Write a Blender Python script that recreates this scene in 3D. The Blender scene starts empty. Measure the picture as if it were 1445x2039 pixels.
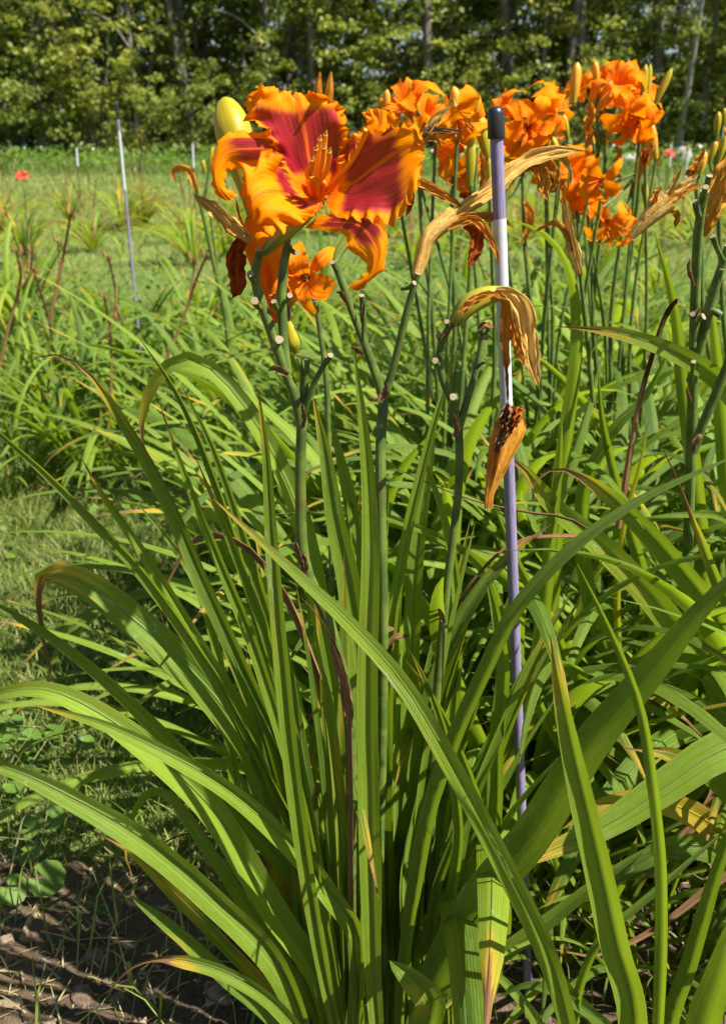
import bpy, math, random
import numpy as np
from mathutils import Vector, Matrix

random.seed(7)
RNG = np.random.default_rng(7)
sc = bpy.context.scene
COL = sc.collection

# ------------------------------------------------------------------ camera, sky, sun, exposure
F, CX, CY, HOR, H = 1750.0, 722.5, 1019.5, 265.0, 0.95      # focal length in photo pixels, horizon row, eye height
PITCH = math.atan((CY - HOR) / F)
cam = bpy.data.cameras.new('camera')
cam.sensor_fit = 'VERTICAL'; cam.sensor_height = 36.0; cam.lens = F / 2039.0 * 36.0
cam.clip_start = 0.02; cam.clip_end = 1500
cam.dof.use_dof = True; cam.dof.focus_distance = 0.69; cam.dof.aperture_fstop = 11
camo = bpy.data.objects.new('camera', cam); COL.objects.link(camo)
camo.location = (0, 0, H); camo.rotation_euler = (math.pi / 2 - PITCH, 0, 0)
sc.camera = camo

SUN_EL, SUN_AZ = math.radians(54), math.radians(116)         # azimuth clockwise from +Y (the view), so the sun is at the right, a little behind
w = bpy.data.worlds.new('World'); sc.world = w; w.use_nodes = True
wn = w.node_tree.nodes; wl = w.node_tree.links
sky = wn.new('ShaderNodeTexSky'); sky.sky_type = 'NISHITA'; sky.sun_disc = False
sky.sun_elevation = SUN_EL; sky.sun_rotation = SUN_AZ; sky.air_density = 1.0; sky.dust_density = 0.6
wn['Background'].inputs['Strength'].default_value = 0.05
wl.new(sky.outputs[0], wn['Background'].inputs['Color'])
sun = bpy.data.lights.new('sun', 'SUN'); sun.energy = 5.0; sun.angle = math.radians(0.55); sun.color = (1.0, 0.95, 0.86)
suno = bpy.data.objects.new('sun', sun); COL.objects.link(suno)
sd = Vector((math.sin(SUN_AZ) * math.cos(SUN_EL), math.cos(SUN_AZ) * math.cos(SUN_EL), math.sin(SUN_EL)))
suno.rotation_euler = sd.to_track_quat('Z', 'Y').to_euler(); suno.location = sd * 20
sc.view_settings.view_transform = 'Standard'; sc.view_settings.look = 'None'
sc.view_settings.gamma = 1.0; sc.view_settings.exposure = 1.28
sc.view_settings.use_curve_mapping = False
sc.cycles.use_denoising = True
sc.cycles.max_bounces = 6; sc.cycles.diffuse_bounces = 3; sc.cycles.glossy_bounces = 2
sc.cycles.transmission_bounces = 4; sc.cycles.transparent_max_bounces = 4
sc.cycles.caustics_reflective = False; sc.cycles.caustics_refractive = False

# ------------------------------------------------------------------ geometry helpers
FWD = np.array([0, math.cos(PITCH), -math.sin(PITCH)])
DWN = np.array([0, -math.sin(PITCH), -math.cos(PITCH)])
RGT = np.array([1.0, 0, 0]); EYE = np.array([0, 0, H])
def ray(px, py): return FWD + RGT * ((px - CX) / F) + DWN * ((py - CY) / F)
def at(px, py, Y):                       # the point on a pixel's line of sight that lies Y metres ahead
    d = ray(px, py); return EYE + d * (Y / d[1])
def on_ground(px, py, z=0.0):
    d = ray(px, py); return EYE + d * ((z - H) / d[2])
def px2m(p, n):                          # n photo pixels at the depth of point p, in metres
    return n / F * float(np.dot(np.asarray(p) - EYE, FWD))
def ss(a, b, x):
    t = np.clip((x - a) / (b - a), 0, 1); return t * t * (3 - 2 * t)
def zg(Y): return 0.3 * ss(10, 32, np.asarray(Y, float))      # the field rises gently towards the wood
def nrm(v): return v / np.maximum(np.linalg.norm(v, axis=-1, keepdims=True), 1e-9)
def crs(P, n):
    P = np.asarray(P, float)
    if len(P) == 2: return P[0] + (P[1] - P[0]) * np.linspace(0, 1, n)[:, None]
    t = np.concatenate([[0], np.cumsum(np.maximum(np.linalg.norm(np.diff(P, axis=0), axis=1), 1e-6) ** 0.75)])
    m = np.zeros_like(P)
    m[1:-1] = (P[2:] - P[:-2]) / (t[2:] - t[:-2])[:, None]
    m[0] = (P[1] - P[0]) / (t[1] - t[0]); m[-1] = (P[-1] - P[-2]) / (t[-1] - t[-2])
    s = np.linspace(0, t[-1], n); k = np.clip(np.searchsorted(t, s, 'right') - 1, 0, len(P) - 2)
    h = t[k + 1] - t[k]; x = ((s - t[k]) / h)[:, None]; h = h[:, None]
    return ((2*x**3 - 3*x**2 + 1) * P[k] + (x**3 - 2*x**2 + x) * h * m[k] + (-2*x**3 + 3*x**2) * P[k+1] + (x**3 - x**2) * h * m[k+1])

def mesh(name, V, Fc, mats, attrs=None, smooth=True, fmat=None):
    me = bpy.data.meshes.new(name)
    V = np.asarray(V, np.float32)
    if isinstance(Fc, np.ndarray) and Fc.ndim == 2:
        k = Fc.shape[1]; n = len(Fc)
        starts = np.arange(n) * k; loops = Fc.reshape(-1)
    else:
        lens = np.array([len(f) for f in Fc]); n = len(lens)
        starts = np.concatenate([[0], np.cumsum(lens)[:-1]]); loops = np.array([i for f in Fc for i in f])
    me.vertices.add(len(V)); me.vertices.foreach_set('co', V.reshape(-1))
    me.loops.add(len(loops)); me.loops.foreach_set('vertex_index', loops.astype(np.int32))
    me.polygons.add(n); me.polygons.foreach_set('loop_start', starts.astype(np.int32))
    me.polygons.foreach_set('use_smooth', np.full(n, smooth))
    if fmat is not None: me.polygons.foreach_set('material_index', np.asarray(fmat, np.int32))
    for an, arr in (attrs or {}).items():
        a = me.attributes.new(an, 'FLOAT_VECTOR', 'POINT'); a.data.foreach_set('vector', np.asarray(arr, np.float32).reshape(-1))
    me.update(calc_edges=True)
    for m in (mats if isinstance(mats, (list, tuple)) else [mats]): me.materials.append(m)
    return me
def obj(name, me, parent=None, loc=(0, 0, 0)):
    o = bpy.data.objects.new(name, me); COL.objects.link(o); o.location = loc
    if parent is not None: o.parent = parent
    return o
def thing(name, label, cat, loc=(0, 0, 0), group=None):
    o = bpy.data.objects.new(name, None); COL.objects.link(o); o.location = loc; o.empty_display_size = 0.05
    return tag(o, label, cat, group)
def tag(o, label, cat, group=None):
    o['label'] = label; o['category'] = cat
    if group: o['group'] = group
    return o
def kind(o, k, label=None):
    o['kind'] = k
    if label: o['label'] = label
    return o
def org(parent):                          # world position of a parent, to bring traced points into its frame
    p = np.zeros(3)
    while parent is not None: p = p + np.array(parent.location); parent = parent.parent
    return p
def grid_faces(nu, nv):
    i = np.arange(nu - 1)[:, None]; j = np.arange(nv - 1)[None, :]
    a = i * nv + j
    return np.stack([a, a + 1, a + nv + 1, a + nv], -1).reshape(-1, 4)

def frame_side(P, tw):
    """side vector across a ribbon that faces the eye, turned by tw about its run"""
    T = nrm(np.gradient(P, axis=0)); Vw = nrm(P - EYE)
    S = nrm(np.cross(T, Vw)); N = nrm(np.cross(S, T))
    c, s = np.cos(tw)[:, None], np.sin(tw)[:, None]
    return T, S * c + N * s, N * c - S * s

def ribbon(P, W, S, N, fold, nv=5, wob=0.0, seed=0, lp=(1.1, 0.2, 0.5), crease=0.0):
    """a strap-like blade: V-folded across, with uneven edges; attributes lf=(along, across, seed) and lp"""
    n = len(P); u = np.linspace(0, 1, n); v = np.linspace(-1, 1, nv)
    r = np.random.default_rng(seed)
    ph = r.uniform(0, 6.28, 6)
    off = wob * np.sin(u[:, None] * 17 + ph[0] + np.sign(v)[None] * 2) * np.abs(v)[None] ** 2
    off = off + wob * 0.7 * np.sin(u[:, None] * 41 + ph[1] + v[None] * 2.2) * np.abs(v)[None]
    if crease: off = off + crease * (np.sin(v[None] * 9 + ph[2] + 2.0 * np.sin(u[:, None] * 5 + ph[3])) + 0.6 * np.sin(u[:, None] * 23 + v[None] * 5 + ph[4]))
    fo = np.asarray(fold).reshape(-1, 1) * (np.abs(v)[None] ** 0.85)
    dead = ss(lp[0] - .04, lp[0] + .07, u)                 # dead ends shrivel and crumple
    W = W * (1 - .52 * dead); fold = np.asarray(fold) + .55 * dead if lp[0] < 1.02 else fold
    if lp[0] < 1.02: off = off + dead[:, None] * (.16 * np.sin(v[None] * 7 + u[:, None] * 30 + ph[5]) + .10 * np.sin(u[:, None] * 70 + ph[2]))
    fo = np.asarray(fold).reshape(-1, 1) * (np.abs(v)[None] ** 0.85)
    hw = (W / 2)[:, None]
    V = P[:, None] + S[:, None] * (hw * v[None] * np.cos(fo))[..., None] - N[:, None] * (hw * (np.sin(fo) + off))[..., None]
    lf = np.stack([np.repeat(u[:, None], nv, 1), np.repeat(v[None], n, 0), np.full((n, nv), r.uniform())], -1)
    return V.reshape(-1, 3), grid_faces(n, nv), {'lf': lf.reshape(-1, 3), 'lp': np.tile(lp, (n * nv, 1))}

def tube(P, R, ns=10, ridge=0.0, nridge=5, cap=True, seed=0, flat=1.0, lp=(0.5, 0.5, 0.5), spin=0.0):
    P = np.asarray(P, float); n = len(P); R = np.broadcast_to(R, (n,)).astype(float)
    T = nrm(np.gradient(P, axis=0)); A = np.zeros_like(P)
    a = np.cross(T[0], [0.3, -1, 0.1]); a /= np.linalg.norm(a)
    for i in range(n):
        a = a - T[i] * np.dot(a, T[i]); a /= np.linalg.norm(a); A[i] = a
    B = np.cross(T, A); th = np.linspace(0, 2 * np.pi, ns, endpoint=False) + spin
    r = np.random.default_rng(seed); ph = r.uniform(0, 6.28, 3)
    rr = 1 + ridge * (np.sin(nridge * th[None] + ph[0]) + 0.6 * np.sin((nridge + 3) * th[None] + ph[1] + np.linspace(0, 3, n)[:, None]))
    V = P[:, None] + (A[:, None] * np.cos(th)[None, :, None] + B[:, None] * (np.sin(th) * flat)[None, :, None]) * (R[:, None] * rr)[..., None]
    i = np.arange(n - 1)[:, None]; j = np.arange(ns)[None]
    q = np.stack([i * ns + j, i * ns + (j + 1) % ns, (i + 1) * ns + (j + 1) % ns, (i + 1) * ns + j], -1).reshape(-1, 4).tolist()
    fm = [0] * len(q)
    if cap: q.append([n * ns + k for k in range(ns)][::-1]); q.append([(n + 1) * ns + k for k in range(ns)]); fm += [0, 1]; V = np.concatenate([V, V[:1], V[-1:]])   # the end faces keep a sharp rim
    u = np.linspace(0, 1, n)
    if cap: u = np.concatenate([u, [0, 1]]); n += 2
    u = np.repeat(u[:, None], ns, 1)
    lf = np.stack([u, np.repeat(np.sin(th * 0.5)[None], n, 0), np.full((n, ns), r.uniform())], -1)
    return V.reshape(-1, 3), q, {'lf': lf.reshape(-1, 3), 'lp': np.tile(lp, (n * ns, 1))}, fm

# ------------------------------------------------------------------ node helpers and materials
class NT:
    def __init__(s, name):
        s.m = bpy.data.materials.new(name); s.m.use_nodes = True; s.t = s.m.node_tree; s.t.nodes.clear()
        s.out = s.n('ShaderNodeOutputMaterial')
    def n(s, ty, **kw):
        x = s.t.nodes.new(ty)
        for k, v in kw.items(): setattr(x, k, v)
        return x
    def put(s, sock, v):
        if hasattr(v, 'is_output') or isinstance(v, bpy.types.NodeSocket): s.t.links.new(v, sock)
        elif isinstance(v, (tuple, list)) and len(v) == 3 and sock.type == 'RGBA': sock.default_value = (*v, 1)
        else: sock.default_value = v
    def math(s, op, a, b=0.0, c=0.0, clamp=False):
        x = s.n('ShaderNodeMath', operation=op, use_clamp=clamp); s.put(x.inputs[0], a); s.put(x.inputs[1], b); s.put(x.inputs[2], c); return x.outputs[0]
    def smooth(s, a, b, x):
        m = s.n('ShaderNodeMapRange', interpolation_type='SMOOTHSTEP'); s.put(m.inputs['Value'], x); s.put(m.inputs['From Min'], a); s.put(m.inputs['From Max'], b); return m.outputs[0]
    def lin(s, a, b, c, d, x):
        m = s.n('ShaderNodeMapRange'); s.put(m.inputs['Value'], x)
        for k, v in zip(('From Min', 'From Max', 'To Min', 'To Max'), (a, b, c, d)): s.put(m.inputs[k], v)
        return m.outputs[0]
    def mix(s, f, a, b, mode='MIX'):
        x = s.n('ShaderNodeMix', data_type='RGBA', blend_type=mode); s.put(x.inputs[0], f); s.put(x.inputs[6], a); s.put(x.inputs[7], b); return x.outputs[2]
    def attr(s, name):
        a = s.n('ShaderNodeAttribute', attribute_name=name); x = s.n('ShaderNodeSeparateXYZ'); s.t.links.new(a.outputs['Vector'], x.inputs[0]); return x.outputs
    def comb(s, x, y, z):
        c = s.n('ShaderNodeCombineXYZ'); s.put(c.inputs[0], x); s.put(c.inputs[1], y); s.put(c.inputs[2], z); return c.outputs[0]
    def noise(s, vec, scale, detail=2.0, rough=0.5):
        x = s.n('ShaderNodeTexNoise'); s.put(x.inputs['Vector'], vec); x.inputs['Scale'].default_value = scale
        x.inputs['Detail'].default_value = detail; x.inputs['Roughness'].default_value = rough; return x.outputs[0]
    def bump(s, h, strength, dist=0.001):
        b = s.n('ShaderNodeBump'); b.inputs['Strength'].default_value = strength; b.inputs['Distance'].default_value = dist; s.put(b.inputs['Height'], h); return b.outputs[0]
    def pos(s): return s.n('ShaderNodeNewGeometry').outputs['Position']
    def tex(s): return s.n('ShaderNodeTexCoord').outputs['Object']
    def rnd(s): return s.n('ShaderNodeObjectInfo').outputs['Random']
    def finish(s, col, rough=0.5, nor=None, trans=0.0, tcol=None, spec=0.4, extra=None):
        p = s.n('ShaderNodeBsdfPrincipled'); s.put(p.inputs['Base Color'], col); s.put(p.inputs['Roughness'], rough)
        p.inputs['Specular IOR Level'].default_value = spec
        if nor is not None: s.put(p.inputs['Normal'], nor)
        sh = p.outputs[0]
        if trans:
            t = s.n('ShaderNodeBsdfTranslucent'); s.put(t.inputs['Color'], tcol if tcol is not None else col)
            m = s.n('ShaderNodeMixShader'); s.put(m.inputs[0], trans); s.t.links.new(sh, m.inputs[1]); s.t.links.new(t.outputs[0], m.inputs[2]); sh = m.outputs[0]
        s.t.links.new(sh, s.out.inputs['Surface']); return s.m

def mat_leaf():
    """daylily blade: lf=(along, across, seed), lp=(start of the dead tip, yellowing, tone)"""
    t = NT('daylily_leaf'); u, v, sd_ = t.attr('lf'); br, ye, tone = t.attr('lp'); rn = t.rnd()
    seed = t.math('ADD', t.math('MULTIPLY', rn, 37.0), t.math('MULTIPLY', sd_, 19.0))
    av = t.math('ABSOLUTE', v)
    veins = t.noise(t.comb(t.math('MULTIPLY', v, 13.0), t.math('MULTIPLY', u, 1.2), seed), 1.0, 3.0, 0.65)
    blot = t.noise(t.comb(t.math('MULTIPLY', v, 0.8), t.math('MULTIPLY', u, 5.0), seed), 1.0, 3.0)
    fine = t.noise(t.comb(t.math('MULTIPLY', v, 5.0), t.math('MULTIPLY', u, 60.0), seed), 1.0, 2.0)
    tn = t.math('ADD', tone, t.math('MULTIPLY', t.math('SUBTRACT', rn, 0.5), 0.5), clamp=True)
    g = t.mix(tn, (0.030, 0.082, 0.008), (0.225, 0.335, 0.022))
    g = t.mix(t.smooth(0.52, 0.66, veins), g, t.mix(0.55, g, (0.20, 0.30, 0.06))); g = t.mix(t.math('MULTIPLY', t.smooth(0.48, 0.36, veins), 0.45), g, t.mix(0.7, g, (0.02, 0.06, 0.01)))
    g = t.mix(t.lin(0.35, 0.75, 0.0, 0.40, blot), g, (0.24, 0.33, 0.035))
    g = t.mix(t.math('MULTIPLY', t.smooth(0.42, 0.66, fine), 0.10), g, (0.34, 0.40, 0.16))
    rib = t.math('SUBTRACT', 1.0, t.smooth(0.02, 0.09, av)); g = t.mix(t.math('MULTIPLY', rib, 0.45), g, (0.20, 0.30, 0.08))
    # yellowed margins, rust marks, dead tip
    edge = t.math('MULTIPLY', t.smooth(0.90, 1.0, t.math('ADD', av, t.math('MULTIPLY', t.math('SUBTRACT', blot, 0.5), 0.5))), t.math('ADD', 0.12, ye))
    g = t.mix(edge, g, (0.36, 0.24, 0.04))
    yell = t.smooth(0.80, 1.10, t.math('ADD', t.math('ADD', blot, ye), t.math('MULTIPLY', u, 0.08)))
    g = t.mix(t.math('MULTIPLY', yell, 0.8), g, (0.48, 0.32, 0.03))
    sp = t.noise(t.comb(t.math('MULTIPLY', v, 3.5), t.math('MULTIPLY', u, 42.0), seed), 1.0, 1.0)
    g = t.mix(t.math('MULTIPLY', t.smooth(0.735, 0.765, sp), 0.75), g, (0.30, 0.13, 0.03))
    mine = t.math('ABSOLUTE', t.math('SUBTRACT', t.noise(t.comb(t.math('MULTIPLY', v, 0.9), t.math('MULTIPLY', u, 9.0), t.math('ADD', seed, 5.0)), 1.0, 2.0), 0.5))
    rare = t.smooth(0.60, 0.66, t.noise(t.comb(t.math('MULTIPLY', v, 0.5), t.math('MULTIPLY', u, 4.0), t.math('ADD', seed, 9.0)), 1.0, 1.0))
    g = t.mix(t.math('MULTIPLY', t.math('MULTIPLY', t.math('SUBTRACT', 1.0, t.smooth(0.004, 0.010, mine)), rare), 0.55), g, (0.40, 0.46, 0.30))      # pale trails left by leaf miners
    w_ = t.math('ADD', u, t.math('MULTIPLY', t.math('SUBTRACT', t.noise(t.comb(t.math('MULTIPLY', v, 2.2), t.math('MULTIPLY', u, 9.0), seed), 1.0, 3.0), 0.5), 0.22))
    g = t.mix(t.smooth(t.math('SUBTRACT', br, 0.07), br, w_), g, (0.50, 0.34, 0.04))
    dead = t.smooth(br, t.math('ADD', br, 0.03), w_)
    dc = t.mix(veins, (0.13, 0.055, 0.022), (0.42, 0.24, 0.12))
    g = t.mix(dead, g, dc)
    hgt = t.math('ADD', t.math('MULTIPLY', veins, 1.0), t.math('MULTIPLY', rib, -0.8))
    tc = t.mix(0.5, g, t.mix(dead, (0.54, 0.74, 0.01), (0.4, 0.2, 0.05)))
    return t.finish(g, t.lin(0, 1, 0.40, 0.58, blot), t.bump(hgt, 0.9, 0.0016), 0.38, tc, 0.24)

def mat_petal():
    """lf=(along, across, seed), lp=(end of the throat, end of the eye zone, width of the gold edge)"""
    t = NT('ruffled_petal'); u, v, sd_ = t.attr('lf'); th, ey, bd = t.attr('lp'); av = t.math('ABSOLUTE', v)
    s1 = t.noise(t.comb(t.math('MULTIPLY', v, 9.0), t.math('MULTIPLY', u, 1.6), t.math('MULTIPLY', sd_, 30.0)), 1.0, 3.0, 0.6)
    s2 = t.noise(t.comb(t.math('MULTIPLY', v, 2.0), t.math('MULTIPLY', u, 4.0), t.math('MULTIPLY', sd_, 11.0)), 1.0, 3.0)
    s3 = t.noise(t.comb(t.math('MULTIPLY', v, 26.0), t.math('MULTIPLY', u, 5.0), t.math('MULTIPLY', sd_, 17.0)), 1.0, 2.0)
    jit = t.math('MULTIPLY', t.math('SUBTRACT', t.math('ADD', s1, s2), 1.0), 0.11)
    uu = t.math('ADD', u, jit)
    gold = t.mix(s2, (0.92, 0.20, 0.0), (0.95, 0.335, 0.0))
    gold = t.mix(t.math('MULTIPLY', t.smooth(0.5, 0.75, s1), 0.5), gold, (0.82, 0.17, 0.004))
    eye = t.mix(s1, (0.20, 0.003, 0.014), (0.36, 0.012, 0.026))
    eye = t.mix(t.math('MULTIPLY', t.smooth(0.5, 0.75, s3), 0.45), eye, (0.52, 0.05, 0.07))
    m = t.math('MULTIPLY', t.smooth(t.math('SUBTRACT', th, 0.04), t.math('ADD', th, 0.05), uu), t.math('SUBTRACT', 1.0, t.smooth(t.math('SUBTRACT', ey, 0.07), t.math('ADD', ey, 0.05), uu)))
    m = t.math('MULTIPLY', m, t.math('SUBTRACT', 1.0, t.smooth(t.math('SUBTRACT', 0.97, bd), t.math('SUBTRACT', 1.12, bd), t.math('ADD', av, jit))))
    c = t.mix(m, gold, eye)
    rib = t.math('MULTIPLY', t.math('SUBTRACT', 1.0, t.smooth(0.015, 0.085, av)), 0.75)
    c = t.mix(rib, c, (0.86, 0.15, 0.012))
    c = t.mix(t.math('SUBTRACT', 1.0, t.smooth(t.math('SUBTRACT', th, 0.16), t.math('ADD', th, 0.01), uu)), c, (0.90, 0.13, 0.002))
    c = t.mix(t.math('MULTIPLY', t.smooth(0.955, 1.0, t.math('ADD', av, t.math('MULTIPLY', jit, 0.3))), 0.5), c, (0.78, 0.14, 0.004))
    h = t.math('ADD', s1, t.math('MULTIPLY', s3, 0.5))
    tc = t.mix(0.45, c, (0.95, 0.36, 0.0))
    return t.finish(c, 0.6, t.bump(h, 0.6, 0.0015), 0.36, tc, 0.10)

def mat_dry(name, a, b, c, trans=0.25):
    t = NT(name); u, v, sd_ = t.attr('lf'); br, ye, tone = t.attr('lp'); rn = t.rnd()
    seed = t.math('ADD', t.math('MULTIPLY', sd_, 31.0), t.math('MULTIPLY', rn, 17.0))
    s = t.noise(t.comb(t.math('MULTIPLY', v, 9.0), t.math('MULTIPLY', u, 2.2), seed), 1.0, 4.0, 0.65)
    q = t.noise(t.comb(t.math('MULTIPLY', v, 1.5), t.math('MULTIPLY', u, 4.0), seed), 1.0, 3.0)
    f = t.noise(t.comb(t.math('MULTIPLY', v, 24.0), t.math('MULTIPLY', u, 5.0), seed), 1.0, 2.0)
    col = t.mix(t.smooth(0.30, 0.54, s), b, a)
    col = t.mix(t.math('MULTIPLY', t.smooth(0.50, 0.78, t.math('ADD', q, t.math('MULTIPLY', t.math('SUBTRACT', tone, 0.5), 0.6))), 0.85), col, c)
    col = t.mix(t.math('MULTIPLY', t.smooth(0.55, 0.7, f), 0.45), col, c)
    col = t.mix(t.smooth(br, t.math('ADD', br, 0.14), t.math('ADD', u, t.math('MULTIPLY', t.math('SUBTRACT', q, 0.5), 0.25))), col, (0.085, 0.028, 0.014))
    return t.finish(col, 0.65, t.bump(t.math('ADD', s, t.math('MULTIPLY', f, 0.5)), 1.0, 0.003), trans, None, 0.12)

def mat_scape(name='scape_green', a=(0.036, 0.082, 0.010), b=(0.115, 0.170, 0.020), bloom=(0.13, 0.17, 0.045)):
    t = NT(name); p = t.tex(); u, v, s_ = t.attr('lf'); br, ye, tone = t.attr('lp')
    n1 = t.noise(p, 60, 3); n2 = t.noise(p, 900, 2); n3 = t.noise(t.comb(t.math('MULTIPLY', v, 20.0), t.math('MULTIPLY', u, 3.0), s_), 1.0, 2.0)
    c = t.mix(t.smooth(0.35, 0.65, n1), a, b); c = t.mix(t.math('MULTIPLY', n3, 0.45), c, bloom)
    c = t.mix(t.math('MULTIPLY', t.smooth(0.56, 0.68, n2), 0.6), c, (0.03, 0.05, 0.015))
    c = t.mix(t.math('MULTIPLY', t.smooth(0.56, 0.72, t.noise(p, 28, 2)), ye), c, (0.16, 0.085, 0.02))
    return t.finish(c, 0.5, t.bump(t.math('ADD', n3, t.math('MULTIPLY', n2, 0.4)), 0.5, 0.001), 0, None, 0.4)

def mat_plain(name, c1, c2, scale=40, rough=0.7, detail=4, bump=0.4, dist=0.002, spec=0.3, trans=0):
    t = NT(name); p = t.tex(); n = t.noise(p, scale, detail, 0.6)
    return t.finish(t.mix(t.smooth(0.3, 0.7, n), c1, c2), rough, t.bump(n, bump, dist), trans, None, spec)

def mat_cut():
    t = NT('cut_stem_face'); p = t.tex(); n = t.noise(p, 800, 2); w_ = t.noise(p, 2600, 1)
    c = t.mix(n, (0.20, 0.15, 0.08), (0.38, 0.31, 0.20)); c = t.mix(t.math('MULTIPLY', t.smooth(0.55, 0.65, w_), 0.7), c, (0.20, 0.13, 0.06))
    return t.finish(c, 0.8, t.bump(w_, 0.6, 0.001))

def mat_bud(name, a, b, c):
    t = NT(name); u, v, s_ = t.attr('lf'); n = t.noise(t.comb(t.math('MULTIPLY', v, 7.0), t.math('MULTIPLY', u, 1.5), t.math('MULTIPLY', s_, 20.0)), 1.0, 3.0)
    col = t.mix(t.smooth(0.0, 0.55, t.math('ADD', u, t.math('MULTIPLY', t.math('SUBTRACT', n, 0.5), 0.4))), a, b)
    col = t.mix(t.math('MULTIPLY', t.smooth(0.45, 0.65, n), 0.5), col, c)
    return t.finish(col, 0.45, t.bump(n, 0.5, 0.0015), 0.2, t.mix(0.5, col, c), 0.4)

def mat_grass(name, dark, light, straw, trans=0.35):
    t = NT(name); u, v, s_ = t.attr('lf')                     # lf=(height along blade, random, dryness)
    c = t.mix(v, dark, light); c = t.mix(t.math('MULTIPLY', s_, 1.0), c, straw)
    n = t.noise(t.pos(), 1.3, 2); c = t.mix(t.math('MULTIPLY', t.smooth(0.4, 0.7, n), 0.35), c, t.mix(0.5, c, straw))
    return t.finish(c, 0.55, None, trans, t.mix(0.5, c, (0.36, 0.55, 0.05)), 0.3)

def mat_ground():
    t = NT('field_ground'); p = t.pos(); x = t.n('ShaderNodeSeparateXYZ'); t.t.links.new(p, x.inputs[0])
    n1 = t.noise(p, 2.0, 5); n2 = t.noise(p, 30, 5, 0.65); n3 = t.noise(p, 0.35, 3)
    soil = t.mix(n2, (0.030, 0.020, 0.013), (0.115, 0.080, 0.052))
    turf = t.mix(n2, (0.050, 0.085, 0.020), (0.15, 0.20, 0.05)); turf = t.mix(t.math('MULTIPLY', t.smooth(0.4, 0.7, n3), 0.5), turf, (0.22, 0.24, 0.08))
    m = t.smooth(0.86, 1.02, t.math('ADD', x.outputs[1], t.math('MULTIPLY', t.math('SUBTRACT', n1, 0.5), 0.25)))
    return t.finish(t.mix(m, soil, turf), 0.95, t.bump(n2, 0.8, 0.01), 0, None, 0.1)

def mat_soil():
    t = NT('garden_soil'); p = t.pos(); a = t.noise(p, 45, 6, 0.7); b = t.noise(p, 260, 4, 0.7); c = t.noise(p, 9, 3)
    col = t.mix(a, (0.050, 0.034, 0.023), (0.24, 0.165, 0.105)); col = t.mix(t.math('MULTIPLY', t.smooth(0.55, 0.75, b), 0.55), col, (0.27, 0.20, 0.13))
    col = t.mix(t.math('MULTIPLY', t.smooth(0.45, 0.65, c), 0.4), col, (0.035, 0.026, 0.02))
    return t.finish(col, 0.95, t.bump(t.math('ADD', a, b), 1.0, 0.006), 0, None, 0.15)

def mat_treeleaf(name, dark, light, tint):
    t = NT(name); u, v, s_ = t.attr('lf'); rn = t.rnd()
    c = t.mix(v, dark, light); c = t.mix(t.math('MULTIPLY', rn, 0.45), c, tint)
    c = t.mix(t.smooth(0.985, 0.995, s_), c, (0.42, 0.26, 0.02))
    return t.finish(c, 0.5, None, 0.42, t.mix(0.6, c, (0.36, 0.46, 0.03)), 0.35)

def mat_bark(name, a, b):
    t = NT(name); x = t.n('ShaderNodeSeparateXYZ'); t.t.links.new(t.tex(), x.inputs[0])
    n = t.noise(t.comb(t.math('MULTIPLY', x.outputs[0], 9.0), t.math('MULTIPLY', x.outputs[1], 9.0), t.math('MULTIPLY', x.outputs[2], 1.4)), 1.5, 5, 0.65)
    return t.finish(t.mix(t.smooth(0.3, 0.7, n), a, b), 0.9, t.bump(n, 0.9, 0.03), 0, None, 0.2)

def mat_shaft():
    t = NT('purple_painted_rod'); x = t.n('ShaderNodeSeparateXYZ'); t.t.links.new(t.tex(), x.inputs[0])
    v_ = t.comb(t.math('MULTIPLY', x.outputs[0], 2600.0), t.math('MULTIPLY', x.outputs[1], 2600.0), t.math('MULTIPLY', x.outputs[2], 55.0))
    n = t.noise(v_, 1.0, 4, 0.7); b = t.noise(t.tex(), 60, 3)
    c = t.mix(t.smooth(0.3, 0.7, n), (0.095, 0.075, 0.155), (0.33, 0.29, 0.42)); c = t.mix(t.math('MULTIPLY', b, 0.3), c, (0.21, 0.175, 0.30))
    return t.finish(c, 0.55, t.bump(n, 0.6, 0.0006), 0, None, 0.4)
def mat_sleeve():
    t = NT('white_sleeve'); n = t.noise(t.tex(), 140, 4); c = t.mix(n, (0.42, 0.43, 0.44), (0.54, 0.55, 0.56))
    c = t.mix(t.math('MULTIPLY', t.smooth(0.6, 0.75, t.noise(t.tex(), 500, 3)), 0.35), c, (0.42, 0.40, 0.37))
    return t.finish(c, 0.4, t.bump(n, 0.15, 0.0005), 0, None, 0.5)

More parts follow.
